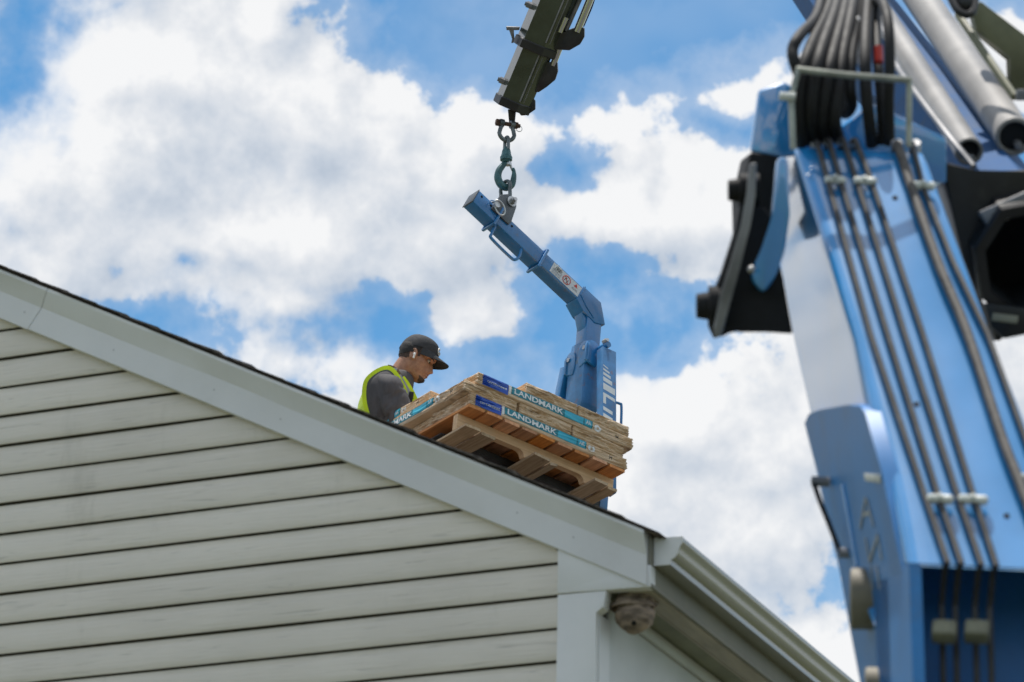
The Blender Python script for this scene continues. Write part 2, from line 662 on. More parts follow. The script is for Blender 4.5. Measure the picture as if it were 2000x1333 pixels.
# sheathing behind the cladding
mb = MB()
poly = [(XM-0.14, GZ), (0.125, GZ), (0.125, 0.30), (XR, rake_z(XR)+0.05), (XM-0.14, 0.30)]
mb.prism(poly, (0, 0.020, 0), (1, 0, 0), (0, 0, 1), (0, 1, 0), 0.085)
mb.obj('gable_wall', material('sheathing', (0.14, 0.13, 0.105), 0.9), house)
mb = MB()
mb.box((0.0845, DEEP/2+0.06, (GZ+0.297)/2), (0.101, DEEP-0.05, 0.297-GZ))
mb.obj('side_wall', M_WALL2, house)
mb = MB()
mb.box((XM-0.09, DEEP/2+0.105, (GZ+0.30)/2), (0.10, DEEP-0.2, 0.30-GZ))
mb.obj('side_wall', M_WALL2, house)
mb = MB()
mb.prism(poly, (0, DEEP, 0), (1, 0, 0), (0, 0, 1), (0, 1, 0), 0.10)
mb.obj('rear_wall', M_WALL2, house)

# Dutch-lap courses, one plank each, cut off under the rake
PROF = [(0.014, 0.010), (-0.009, 0.008), (-0.0155, 0.0), (-0.0168, 0.002), (-0.0150, 0.028), (-0.0142, 0.0760), (-0.0118, 0.0820), (-0.0085, 0.0940), (-0.0060, SS-0.0072), (0.0140, SS-0.0066)]
k0 = int(math.floor(GZ/SS))+1
for k in range(k0, 24):
    z0 = k*SS
    jit = random.uniform(-0.0012, 0.0012)
    mb = MB()
    ra, rb = [], []
    zmid = z0
    xe = 0.0
    xl = XM
    ok = True
    for (yy, zz) in PROF:
        z = z0+zz+jit
        x1 = 0.0
        lim = (rake_z(0, 0.398)-z)/SL
        x1 = min(0.0, lim)
        if x1 < XR: ok = False
        x0 = max(XM, 2*XR-x1) if x1 < 0 else XM
        ra.append((x0, yy, z))
        rb.append((x1, yy, z))
    if not ok:
        continue
    NSEG = 14
    cols = []
    for s in range(NSEG+1):
        f = s/NSEG
        wob = 0.0012*math.sin(f*23+k*1.7) + 0.0008*math.sin(f*61+k)
        cols.append([Vector((a[0]+(b[0]-a[0])*f, a[1]+(wob if i > 1 else 0), a[2])) for i, (a, b) in enumerate(zip(ra, rb))])
    mb.loft(cols, caps=False, closed=False)
    mb.obj('siding_plank', M_SIDING, house, ang=50)

# corner post and the flat return board beside the eave
mb = MB()
mb.prism([(0.0, GZ), (0.137, GZ), (0.137, 0.150), (0.166, 0.162), (0.176, 0.222), (0.0, 0.2235)], (0, -0.030, 0), (1, 0, 0), (0, 0, 1), (0, 1, 0), 0.048, bev=0.003)
mb.box((0.138, 0.045, (GZ+0.15)/2), (0.006, 0.09, 0.15-GZ))
mb.obj('corner_post', M_TRIM, house)
mb = MB()
mb.prism([(XM-0.0, GZ), (XM-0.137, GZ), (XM-0.137, 0.222), (XM-0.0, 0.2235)], (0, -0.030, 0), (1, 0, 0), (0, 0, 1), (0, 1, 0), 0.048, bev=0.003)
mb.obj('corner_post', M_TRIM, house)
mb = MB()
mb.prism([(0.0, 0.2265), (0.334, 0.2155), (0.334, 0.290), (0.295, 0.300), (0.0, 0.400)], (0, -0.034, 0), (1, 0, 0), (0, 0, 1), (0, 1, 0), 0.045, bev=0.0025)
mb.obj('eave_return', M_TRIM, house)

# rake board: flat lower face, upper band leaning outward, metal drip lip
RK = [(0.0, 0.0), (-0.0405, 0.0), (-0.042, 0.003), (-0.042, 0.104), (-0.044, 0.110), (-0.0685, 0.168), (-0.0705, 0.172), (-0.0705, 0.184), (0.0, 0.184)]


def rake_piece(xa, xb, drop=0.0):
    mb = MB()
    rings = []
    n = max(2, int(abs(xb-xa)/0.12))
    for s in range(n+1):
        x = xa+(xb-xa)*s/n
        ring = []
        for i, (yy, hh) in enumerate(RK):
            wv = 0.0016*noise.noise(Vector((x*2.2, i*0.6, 1.3)))+0.0008*noise.noise(Vector((x*9, i*1.1, 4.3)))
            xs = x + 0.5*hh*min(1.0, max(0.0, (0.10-x)/0.5))
            ring.append(Vector((xs, yy+(wv if 1 <= i <= 7 else 0), rake_z(xs, 0.382)+hh+drop)))
        rings.append(ring)
    mb.loft(rings)
    return mb


rake_piece(0.322, -2.1235).obj('rake_board', M_TRIM2, house, ang=14)
rake_piece(-2.1265, XR+0.002, -0.001).obj('rake_board', M_TRIM2, house, ang=14)
# the other half of the gable
mb = MB()
rings = []
for s in range(21):
    x = XR-0.002+(XM-0.3-XR)*s/20
    rings.append([Vector((x, yy, rake_z(x, 0.382)+hh)) for yy, hh in RK])
mb.loft(rings)
mb.obj('rake_board', M_TRIM2, house, ang=14)
# nail heads on the board
for px, py in ((222, 684), (418, 762), (548, 819), (1010, 1002), (1120, 1050), (48, 610), (60, 588)):
    mb = MB()
    q = CPOS+(at(px, py, 1.0)-CPOS)*((-0.0425-CPOS.y)/(at(px, py, 1.0)-CPOS).y)
    mb.cyl(q, q+Vector((0, -0.001, 0)), 0.0028, n=8)
    mb.obj('nail_head', material('nail', (0.3, 0.3, 0.3), 0.5), house)

# roof: decks and shingle courses whose ends make the uneven dark edge along the rake
roofdeck = MB()
for sgn in (1, -1):
    xa, xb = XR, (0.36 if sgn > 0 else XM-0.34)
    za, zb = rake_z(XR, 0.382)+0.1855, rake_z(0.36, 0.382)+0.1855
    y0, y1 = -0.058, DEEP+0.2
    v = [roofdeck._v(p) for p in ((xa, y0, za), (xb, y0, zb), (xb, y1, zb), (xa, y1, za), (xa, y0, za+0.006), (xb, y0, zb+0.006), (xb, y1, zb+0.006), (xa, y1, za+0.006))]
    for f in ((0, 1, 2, 3), (4, 7, 6, 5), (0, 4, 5, 1), (1, 5, 6, 2), (2, 6, 7, 3), (3, 7, 4, 0)):
        roofdeck.face([v[i] for i in f])
roof = roofdeck.obj('roof', material('roof_deck', (0.11, 0.085, 0.065), 0.9, var=0.2, vscale=12.0), house)
dn = Vector((1, 0, -SL)).normalized()
un = Vector((SL, 0, 1)).normalized()
EXPO = 0.145
for sgn in (1, -1):
    top = Vector((XR, 0, rake_z(XR, 0.382)+0.1930))
    L = (0.375-XR)/dn.x
    n = int(L/EXPO)+1
    for c in range(n):
        s1 = min(L, L-c*EXPO)
        s0 = max(0, s1-EXPO-0.03)
        y0 = -0.078+random.uniform(-0.007, 0.005)
        th = 0.0045+random.uniform(-0.001, 0.003)
        mb = MB()
        ys = [y0+random.uniform(-0.002, 0.002)]+[y0+0.3+(DEEP+0.2-y0)*q/12 for q in range(12)]
        rings = []
        for y in ys:
            lift = random.uniform(0, 0.003) if y < 0 else 0
            sag = random.uniform(-0.004, 0.002) if y < 0 else 0
            if c == 0 and y < 0.1: sag -= 0.016
            p = [(s0, 0.0005), (s1, 0.004+sag*0.4), (s1+random.uniform(-0.004, 0.004), 0.004+th+lift+sag*0.4), (s0, 0.003+th*0.4)]
            rings.append([Vector(((top+dn*a+un*b).x if sgn > 0 else 2*XR-(top+dn*a+un*b).x, y, (top+dn*a+un*b).z)) for a, b in p])
        mb.loft(rings)
        mb.obj('shingle_course', M_SHINGLE, roof, smooth=False)
mb = MB()
mb.tube([(XR, -0.09, rake_z(XR, 0.382)+0.222), (XR, DEEP+0.2, rake_z(XR, 0.382)+0.222)], 0.022, 8)
mb.obj('ridge_cap', M_SHINGLE, roof)

# eave: fascia, gutter with end cap, soffit boards, frieze
Y0 = -0.004
mb = MB()
mb.box((0.324, DEEP/2-0.02, 0.306), (0.018, DEEP+0.02, 0.172), bev=0.002)
mb.box((0.331, DEEP/2-0.02, 0.2225), (0.012, DEEP+0.02, 0.014), bev=0.003)
mb.obj('fascia', material('fascia_paint', (0.20, 0.19, 0.15), 0.6, var=0.06, vscale=3.0, dirt=(0.22, 0.2, 0.15), dscale=2.0), house)
GP = [(0.3345, 0.392), (0.3345, 0.297), (0.392, 0.2945), (0.3935, 0.307), (0.3945, 0.311), (0.4005, 0.3135), (0.4085, 0.3180), (0.4150, 0.3260), (0.4190, 0.3365), (0.4225, 0.348), (0.428, 0.359),
      (0.4345, 0.366), (0.437, 0.372), (0.437, 0.383), (0.433, 0.387), (0.428, 0.385)]
mb = MB()
T = 0.003
outer = GP
inner = [(min(max(x, 0.3345)-0.0035, 0.44) if i > 1 else x+0.003, z+(0.0035 if 1 <= i <= 8 else 0)) for i, (x, z) in enumerate(GP)]
inner[1] = (0.3375, 0.300)
ys = [Y0+DEEP*q/40 for q in range(41)]
rings = []
for y in ys:
    w = 0.0012*noise.noise(Vector((y*1.7, 0, 5.0)))
    rings.append([Vector((x+w, y, z+w)) for x, z in outer]+[Vector((x+w, y, z+w)) for x, z in reversed(inner)])
mb.loft(rings)
gut = mb.obj('gutter', M_GUTTER, house, ang=28)
mb = MB()
mb.prism([(x, z) for x, z in GP[:-1]], (0, Y0-0.0035, 0), (1, 0, 0), (0, 0, 1), (0, 1, 0), 0.003)
mb.tube([(x, Y0-0.003, z) for x, z in GP[1:-1]], 0.0022, 6)
mb.obj('end_cap', M_TRIM, gut)
# soffit: outer board, narrow gap, deeper inner board and a frieze strip at the wall
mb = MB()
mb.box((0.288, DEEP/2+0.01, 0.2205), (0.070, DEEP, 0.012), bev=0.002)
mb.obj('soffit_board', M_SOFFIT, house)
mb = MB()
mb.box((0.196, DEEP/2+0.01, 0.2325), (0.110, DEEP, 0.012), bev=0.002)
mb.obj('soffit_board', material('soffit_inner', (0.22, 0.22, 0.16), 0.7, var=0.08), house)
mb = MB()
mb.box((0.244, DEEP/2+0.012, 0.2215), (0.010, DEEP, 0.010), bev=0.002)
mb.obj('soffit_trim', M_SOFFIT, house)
mb = MB()
mb.box((0.1475, DEEP/2+0.13, 0.205), (0.020, DEEP-0.2, 0.040), bev=0.006)
mb.obj('frieze', M_WALL2, house)

# hornet nest under the corner of the eave
nest_c = Vector((0.232, 0.075, 0.168))
nest = thing('hornet_nest', 'round papery grey brown nest tucked under the eave corner', 'nest', Vector((0.232, 0.075, 0.222)))
M_NEST = material('nest_paper', (0.25, 0.19, 0.145), 0.95, var=0.3, vscale=14.0, bump=0.003, bscale=60.0, stretch=(1, 1, 3), dirt=(0.45, 0.36, 0.29), dscale=12.0, damount=0.6)


def crinkle(seed, amp):
    return lambda q: 1.0 + amp*noise.noise(Vector((q.x*2.2+seed, q.y*2.2, q.z*2.2))) + amp*0.5*noise.noise(Vector((q.x*6+seed, q.y*6, q.z*6)))


mb = MB()
mb.ball(nest_c+Vector((0.004, 0.0, -0.010)), 0.066, 40, 24, (1.0, 0.95, 0.92), fn=crinkle(3, 0.10))
b = mb.obj('nest_body', M_NEST, nest, ang=180)
mb = MB()


def shell(c, r, sc, seed, zcut, amp=0.09):
    """a scalloped paper layer, open below zcut (fraction of the radius)"""
    rr = []
    for i in range(15):
        th = 0.25 + (math.acos(zcut)-0.25)*i/14
        row = []
        for k in range(40):
            ph = 2*PI*k/40
            lobed = 1+(0.05*math.sin(3*ph+seed)+0.03*math.sin(7*ph+seed*2))*(i/14)
            q = Vector((math.sin(th)*math.cos(ph), math.sin(th)*math.sin(ph), math.cos(th)))
            f = crinkle(seed, amp)(q)*lobed
            row.append(Vector(c)+Vector((q.x*sc[0], q.y*sc[1], q.z*sc[2]))*r*f)
        rr.append(row)
    inner = [[p+(Vector(c)-p)*0.05 for p in row] for row in rr]
    mb.loft(rr+inner[::-1], caps=False)


shell(nest_c+Vector((-0.004, 0, 0.008)), 0.074, (1.0, 0.95, 0.80), 1.0, 0.05, 0.14)
shell(nest_c+Vector((0.004, 0.01, 0.022)), 0.080, (0.92, 1.0, 0.7), 5.0, 0.25, 0.14)
mb.obj('nest_layer', M_NEST, nest, ang=180)
hole = CPOS+(at(1238, 1217, 1)-CPOS)*1.0
dirv = (at(1238, 1217, 1)-CPOS).normalized()
cc = nest_c+Vector((0.004, 0.0, -0.010))
tt = (cc-CPOS).dot(dirv)
pc = CPOS+dirv*tt
off = (pc-cc).length
hp = pc-dirv*math.sqrt(max(0.062**2-off**2, 0.0004))
hn = (hp-cc).normalized()
mb = MB()
mb.tube([hp-hn*0.004, hp+hn*0.0035, hp+hn*0.0045], [0.0085, 0.0085, 0.006], 14)
mb.obj('nest_entrance', material('nest_hole', (0.012, 0.01, 0.009), 1.0), nest)

# ------------------------------------------------------------------ the load: pallet, shingle bundles, lifter
LA = Vector((0.5047267661665867, 0.8543463877664742, -0.13431765046112493))
LB = Vector((-0.8648380113199226, 0.4988653271553179, -0.0752089724595366))
LU = Vector((0.0022128699676854107, 0.15476812010841468, 0.9882925185412532))
LO = Vector((-2.519939948329065, 4.794493094873431, 2.9062393900009282))
LM = frame(LO, LA, LB, LU)
HB = 0.0635

M_NEWWOOD = mat_wood('pallet_wood_new', (0.84, 0.50, 0.20), (0.66, 0.35, 0.12), 0)
M_DECKWOOD = mat_wood('pallet_wood_deck', (0.76, 0.33, 0.11), (0.52, 0.19, 0.06), 1)
M_OLDWOOD = mat_wood('pallet_wood_weathered', (0.60, 0.45, 0.30), (0.38, 0.26, 0.16), 1)

pallet = thing('pallet', 'worn wooden pallet carrying the stacked shingle bundles above the roof', 'pallet', LM)


def board(x0, x1, y0, y1, z0, t, seed, warp=0.004, n=14):
    """a rough sawn board running along local y, slightly bowed and with chewed ends"""
    mb = MB()
    rnd = random.Random(seed)
    bow, tw = rnd.uniform(-warp, warp), rnd.uniform(-warp, warp)
    rings = []
    for s in range(n+1):
        f = s/n
        y = y0+(y1-y0)*f
        b = bow*4*f*(1-f)
        e0 = rnd.uniform(-0.0012, 0.0012)
        e1 = rnd.uniform(-0.0012, 0.0012)
        c = 0.0015
        yo = [rnd.uniform(-0.003, 0.003) if s in (0, n) else 0 for _ in range(8)]
        zt = tw*(f-0.5)
        pr = [(x0+e0+c, z0-zt), (x1+e1-c, z0+zt), (x1+e1, z0+c+zt), (x1+e1, z0+t-c+zt), (x1+e1-c, z0+t+zt), (x0+e0+c, z0+t-zt), (x0+e0, z0+t-c-zt), (x0+e0, z0+c-zt)]
        rings.append([Vector((x, y+yo[i], z+b)) for i, (x, z) in enumerate(pr)])
    mb.loft(rings)
    return mb


for i in range(9):
    x = -0.005+i*0.1125
    w = 0.092 if i not in (0, 8) else 0.098
    board(x, x+w, 0.0+random.uniform(-0.003, 0.004), 1.0, -0.0165, 0.0155, 100+i, 0.0015).obj('deck_board', M_DECKWOOD, pallet, local=True)


def stringer(y0):
    """2x4 on edge with two rounded fork notches, along local x"""
    zt, zb, nt = -0.0175, -0.106, -0.068
    top = [(0.0, zt), (1.0, zt)]
    low = [(1.0, zb)]
    r = 0.035

    def notch(xa, xb):
        pts = [(xb, zb)]
        pts += [(xb-r+r*math.cos(a), nt-r+r*math.sin(a)) for a in [PI/2*k/6 for k in range(7)]]
        pts += [(xa+r-r*math.sin(a), nt-r+r*math.cos(a)) for a in [PI/2*k/6 for k in range(7)]]
        pts += [(xa, zb)]
        return pts
    poly = top[::1] + low + notch(0.575, 0.81) + notch(0.165, 0.425) + [(0.0, zb)]
    mb = MB()
    mb.prism([(x, z) for x, z in poly], (0, y0, 0), (1, 0, 0), (0, 0, 1), (0, 1, 0), 0.038, bev=0.0012)
    return mb


for y0, mt in ((0.10, M_NEWWOOD), (0.485, M_NEWWOOD), (0.862, M_NEWWOOD)):
    stringer(y0).obj('stringer', mt, pallet, local=True)
for x0, x1, s, yw in ((-0.002, 0.090, 1, .016), (0.108, 0.196, 2, .034), (0.430, 0.532, 3, .014), (0.549, 0.596, 4, .040), (0.820, 0.903, 5, .014), (0.920, 0.978, 6, .036)):
    board(x0, x1, yw, 0.985, -0.121, 0.0145, 200+s, 0.010 if s in (3, 4, 5) else 0.004).obj('bottom_board', M_OLDWOOD, pallet, local=True)


# --- shingle bundles
def mat_kraft():
    m = bpy.data.materials.new('kraft_wrap')
    m.use_nodes = True
    t = NT(m.node_tree)
    b = m.node_tree.nodes['Principled BSDF']
    tc = t.new('ShaderNodeTexCoord').outputs['Object']
    rnd = t.new('ShaderNodeObjectInfo').outputs['Random']
    off = t.vec('ADD', tc, t.vec('MULTIPLY', t.vec('ADD', (0, 0, 0), (1, 1, 1)), (1, 1, 1)))
    n = t.noise(t.vec('MULTIPLY', off, (6, 6, 30)), 1.0, 5.0, 0.6)
    c = t.mix(t.smooth(n, 0.3, 0.7), (0.60, 0.42, 0.255), (0.76, 0.56, 0.375))
    n2 = t.noise(t.vec('MULTIPLY', off, (4, 4, 78)), 1.0, 4.0, 0.6, dist=0.7)
    c = t.mix(t.math('MULTIPLY', t.smooth(n2, 0.46, 0.3), 0.85), c, (0.19, 0.115, 0.065))  # dark lines paint the shade of the wrap's creases into its colour
    t.put(b.inputs['Base Color'], c)
    b.inputs['Roughness'].default_value = 0.46
    bp = t.new('ShaderNodeBump')
    bp.inputs['Distance'].default_value = 0.010
    t.put(bp.inputs['Height'], t.noise(t.vec('MULTIPLY', off, (5, 5, 88)), 1.0, 4.0, 0.6, dist=0.8))
    t.l.new(bp.outputs[0], b.inputs['Normal'])
    return m


M_KRAFT = mat_kraft()
M_BLUE_PRINT = material('blue_print', (0.012, 0.075, 0.42), 0.4, var=0.25, vscale=4.0, stretch=(4, 4, 90))
M_TEAL = material('teal_print', (0.004, 0.20, 0.26), 0.4, var=0.22, vscale=3.0, stretch=(3, 3, 60))
M_TEAL2 = material('light_teal_print', (0.02, 0.36, 0.50), 0.4, var=0.1, vscale=3.0)
M_PRINTWHITE = material('white_print', (0.72, 0.73, 0.72), 0.45, var=0.03)
M_PRINTBLACK = material('black_print', (0.06, 0.05, 0.045), 0.5, var=0.1)
BLN, BWD = 1.0, 0.327


def wrinkle(s, z, seed, long_side=True):
    """outward bulge of the wrapped side at s metres along it, z metres up"""
    f = z/HB
    edge = min(1.0, f/0.14, (1-f)/0.14)
    p = Vector((s*4.0+seed*3.1, z*62+1.2*noise.noise(Vector((s*5, seed, 0))), seed))
    rid = 1-abs(noise.noise(p))*2
    d = 0.0085*(rid-0.45)
    p2 = Vector((s*9+seed, z*120+3*noise.noise(Vector((s*4, 2.0, seed))), seed+4))
    d += 0.0052*(1-abs(noise.noise(p2))*2-0.5)
    d += 0.005*noise.noise(Vector((s*2.5, z*12, seed+9)))
    if long_side:
        e = min(s, BLN-s)
        k = max(0.0, 1-e/0.16)                      # fan-folded ends
        d = d*(1-0.6*k) + k*0.0046*math.sin(2*PI*(z/0.0105)+s*14*(1 if s < 0.5 else -1)+1.5*noise.noise(Vector((s*6, seed, 3))))
        mid = max(0.0, 1-abs(s-0.46)/0.34)
        d *= 1-0.66*min(1.0, mid*2.6)
    else:
        d *= 1.5
        e = min(s, BWD-s)
        d += 0.007*max(0.0, 1-abs(s-0.16)/0.12)*(1-abs(noise.noise(Vector((s*30, z*40, seed+2))))*2)
    return d*max(edge, 0.12)


def bundle_mesh(seed):
    """long side along x (print side y = 0), height z; front left bottom corner at the origin"""
    mb = MB()
    NX, NY, NZ = 110, 40, 22
    per = []                                       # the outline walked anticlockwise: (kind, s)
    per += [('f', BLN*i/NX) for i in range(NX)]
    per += [('r', BWD*i/NY) for i in range(NY)]
    per += [('b', BLN*(1-i/NX)) for i in range(NX)]
    per += [('l', BWD*(1-i/NY)) for i in range(NY)]
    rings = []
    for k in range(NZ+1):
        z = HB*k/NZ
        inset = 0.0035*(1-min(1.0, min(k, NZ-k)/2.0))
        row = []
        for kind, s in per:
            sag = 0.0025*noise.noise(Vector((s*3, seed, 7.0)))
            if kind == 'f': p = Vector((s, -wrinkle(s, z, seed)+inset, z))
            elif kind == 'b': p = Vector((s, BWD+wrinkle(s, z, seed+11)-inset, z))
            elif kind == 'r': p = Vector((BLN+wrinkle(s, z, seed+23, False)-inset, s, z))
            else: p = Vector((-wrinkle(s, z, seed+37, False)+inset, s, z))
            if k in (0, NZ): p.z += sag*(1 if k else 0.5)
            row.append(p)
        rings.append(row)
    vr = mb.loft(rings, caps=False)
    for row, zz in ((rings[0], 0.0), (rings[-1], HB)):
        n = len(row)
        vv = vr[0] if zz == 0 else vr[-1]
        c = mb._v((BLN/2, BWD/2, zz))
        for i in range(n):
            mb.face((vv[i], vv[(i+1) % n], c))
    return mb.mesh('wrap', ang=80)


def strip_mesh(seed, x0, x1, f0, f1, lift, nx, nz, slant=0.0):
    """a printed patch lying on the wrinkled front"""
    mb = MB()
    rows = []
    for k in range(nz+1):
        z = HB*(f0+(f1-f0)*k/nz)
        rows.append([Vector((x0+(x1-x0)*i/nx, -wrinkle(x0+(x1-x0)*i/nx, z, seed)-lift, z)) for i in range(nx+1)])
    mb.loft(rows, caps=False, closed=False)
    return mb.mesh('print', ang=80)


TXT = {}


def wrap_text(body, seed, x0, z0, h, width, lift, bold=0.0, shear=0.0):
    """lettering wrapped on the front: lower left at (x0, z0), cap height h, fitted to width"""
    key = (body, bold, shear)
    if key not in TXT:
        TXT[key] = text_mesh(body, 1.0, bold, shear, res=3)
    me = TXT[key].copy()
    xs = [v.co.x for v in me.vertices]
    ys = [v.co.y for v in me.vertices]
    a, b, c, d = min(xs), max(xs), min(ys), max(ys)
    for v in me.vertices:
        x = x0+(v.co.x-a)/(b-a)*width
        z = z0+(v.co.y-c)/(d-c)*h
        v.co = Vector((x, -wrinkle(x, z, seed)-lift, z))
    return me


def ring_mesh(seed, cx, cz, rx, rz, lift, inner=0.8, n=24):
    mb = MB()
    rows = []
    for q in (1.0, inner):
        rows.append([Vector((cx+rx*q*math.cos(2*PI*i/n), -wrinkle(cx+rx*q*math.cos(2*PI*i/n), cz+rz*q*math.sin(2*PI*i/n), seed)-lift, cz+rz*q*math.sin(2*PI*i/n))) for i in range(n)])
    mb.loft(rows, caps=False)
    return mb.mesh('emblem', ang=80)


SEEDS = (1.0, 2.0, 3.0)
BM = {}
for s in SEEDS:
    BM[s] = dict(wrap=bundle_mesh(s),
                 blue=strip_mesh(s, 0.030, 0.192, 0.04, 0.97, 0.0012, 36, 22),
                 gap=strip_mesh(s, 0.195, 0.209, 0.22, 0.97, 0.0012, 4, 16),
                 teal=strip_mesh(s, 0.211, 0.735, 0.30, 0.97, 0.0012, 70, 16),
                 tail=strip_mesh(s, 0.552, 0.672, 0.34, 0.92, 0.0020, 20, 12),
                 box=strip_mesh(s, 0.682, 0.728, 0.36, 0.92, 0.0020, 8, 10),
                 brand=wrap_text('certainteed', s, 0.058, HB*0.40, HB*0.22, 0.122, 0.0026, 0.012),
                 letters=wrap_text('LANDMARK', s, 0.228, HB*0.40, HB*0.48, 0.315, 0.0030, 0.028),
                 air=wrap_text('AR', s, 0.688, HB*0.48, HB*0.34, 0.034, 0.0034, 0.02),
                 emblem=ring_mesh(s, 0.768, HB*0.56, 0.022, HB*0.30, 0.0016, 0.35),
                 code=wrap_text('H', s, 0.885, HB*0.30, HB*0.40, 0.016, 0.0016))
M_LOGO = M_PRINTWHITE


def bundle(origin, rot, seed, label, group='bundles of roof shingles stacked on the pallet'):
    """rot 0: print faces the front; rot -90: print faces the left side of the load"""
    if rot == 0:
        m = Matrix.Translation(Vector(origin))
    else:
        m = Matrix.Translation(Vector(origin)) @ Matrix.Rotation(R(-90), 4, 'Z')
    t = thing('shingle_bundle', label, 'shingle bundle', LM @ m, group)
    g = BM[seed]
    link('wrap', g['wrap'], M_KRAFT, t)
    b = link('blue_panel', g['blue'], M_BLUE_PRINT, t)
    link('lettering', g['brand'], M_PRINTWHITE, b)
    link('white_bar', g['gap'], M_PRINTWHITE, t)
    s = link('teal_band', g['teal'], M_TEAL, t)
    link('lettering', g['letters'], M_PRINTWHITE, s)
    link('band_tail', g['tail'], M_TEAL2, s)
    bx = link('label_box', g['box'], M_TEAL2, s)
    link('lettering', g['air'], M_PRINTWHITE, s)
    link('emblem', g['emblem'], M_PRINTWHITE, t)
    link('stamp', g['code'], M_PRINTBLACK, t)
    return t


G = 0.0015
z1, z2, z3, z4 = G, HB+G*2, 2*HB+G*3, 3*HB+G*4
bundle((0.0, 0.0, z1), 0, 1.0, 'lowest long bundle along the front edge of the wooden pallet')
bundle((0.015, 0.336, z1), 0, 2.0, 'lowest bundle in the middle of the pallet, its end showing on the left side')
bundle((0.0, 0.672, z1), 0, 3.0, 'lowest bundle along the back edge of the pallet')
# second layer lies across: print towards the left side
bundle((-0.036, 1.012, z2), 1, 2.0, 'second layer bundle nearest the worker, its printed long side facing left')
bundle((0.310, 1.008, z2), 1, 3.0, 'second layer bundle in the middle, its wrinkled end between the two front seams')
bundle((0.652, 1.010, z2), 1, 1.0, 'second layer bundle at the right end, its wrinkled end facing the front')
bundle((0.030, 0.0, z3), 0, 3.0, 'upper long bundle along the front with the blue panel at the peaked corner')
bundle((0.030, 0.337, z3), 0, 1.0, 'third layer bundle in the middle of the stack under the top ones')
bundle((0.030, 0.673, z3), 0, 2.0, 'third layer bundle at the back of the stack under the top ones')
bundle((0.040, 1.435, z4), 1, 1.0, 'top bundle pulled back towards the worker and overhanging the stack')
bundle((0.338, 1.010, z4), 1, 2.0, 'top bundle left of the seam, its pointed corner rising above the long bundle')
bundle((0.676, 1.010, z4), 1, 3.0, 'top bundle at the right end of the stack in front of the blue mast')

# --- pallet lifter
M_LIFT = material('lifter_blue', (0.010, 0.15, 0.38), 0.34, var=0.10, vscale=5.0, bump=0.0006, bscale=40.0, coat=0.6, coat_rough=0.15,
                  dirt=(0.10, 0.13, 0.17), dscale=16.0, damount=0.55)
M_LIFT_WORN = material('lifter_blue_worn', (0.04, 0.17, 0.38), 0.45, var=0.12, vscale=6.0, bump=0.0006, bscale=40.0, coat=0.2, coat_rough=0.2,
                       dirt=(0.22, 0.09, 0.045), dscale=22.0, damount=0.7)
M_FORK = material('fork_steel', (0.03, 0.03, 0.032), 0.6, var=0.2, vscale=8.0, dirt=(0.08, 0.05, 0.03), dscale=7.0)
M_STEEL = material('bare_steel', (0.42, 0.42, 0.42), 0.32, metal=0.9, var=0.12, vscale=20.0, dirt=(0.2, 0.17, 0.14), dscale=9.0)
M_GALV = material('galvanised_steel', (0.55, 0.56, 0.57), 0.42, metal=0.7, var=0.12, vscale=18.0)
M_HOLE = material('bolt_hole', (0.006, 0.008, 0.012), 0.9)
M_DKSTEEL = material('dark_steel_plate', (0.10, 0.11, 0.12), 0.45, metal=0.4, var=0.12, vscale=9.0, dirt=(0.22, 0.2, 0.18), dscale=8.0)

lift = thing('pallet_lifter', 'blue crane pallet lifter with bent arm and mast holding the loaded pallet', 'pallet lifter', LM @ Matrix.Translation((1.05, 0.55, -0.11)))
LX = LM


def lmb():
    return MB(LX)


def V(*a):
    return Vector(a)


# arm: tube in the a-u plane, near face at b = .5
AE = V(0.236, 0.545, 1.555)            # free end, centre
AK = V(1.095, 0.545, 1.205)            # knee, centre
ax = (AK-AE).normalized()
an = V(-ax.z, 0, ax.x) if ax.x > 0 else V(ax.z, 0, -ax.x)
if an.z < 0: an = -an
mb = lmb()
mb.span(AE, AE+ax*0.86, 0.09, 0.09, an, 0.006)
arm = mb.obj('arm', M_LIFT, lift)
mb = lmb()
mb.span(AE-ax*0.004, AE+ax*0.001, 0.094, 0.094, an, 0.001)
mb.obj('end_plate', M_DKSTEEL, arm)
for s, h in ((0.03, 0.022), (0.10, 0.02), (0.20, 0.018), (0.262, 0.016)):
    mb = lmb()
    c = AE+ax*s+an*h+V(0, -0.0452, 0)
    mb.cyl(c, c+V(0, -0.0008, 0), 0.0075, n=14)
    mb.obj('bolt_hole', M_HOLE, arm)
# knee: folded gusset plates round the corner
mb = lmb()
K0 = AE+ax*0.80
poly = []
UZ = 0.0


def au(p):
    return (p.x, p.z)


kp = [au(AE+ax*0.79+an*0.052), au(AE+ax*0.925+an*0.052), (1.152, 1.13), (1.085, 1.115), (1.000, 1.155), au(AE+ax*0.79-an*0.05)]
mb.prism(kp, (0, 0.4945, 0), (1, 0, 0), (0, 0, 1), (0, 1, 0), 0.102, bev=0.003)
mb.obj('knee_gusset', M_LIFT, arm)
mb = lmb()
mb.prism([(0.99, 1.19), (1.035, 1.06), (1.045, 1.06), (1.045, 1.165)], (0, 0.51, 0), (1, 0, 0), (0, 0, 1), (0, 1, 0), 0.07, bev=0.002)
mb.obj('brace', M_LIFT, arm)
mb = lmb()
mb.tube([K for K in (AE+ax*0.80+an*0.054+V(0, -0.0515, 0), AE+ax*0.80-an*0.01+V(0, -0.0525, 0), AE+ax*0.86-an*0.045+V(0, -0.0525, 0), AE+ax*0.93-an*0.07+V(0, -0.0525, 0))], 0.004, 6)
mb.obj('weld_seam', M_LIFT, arm)
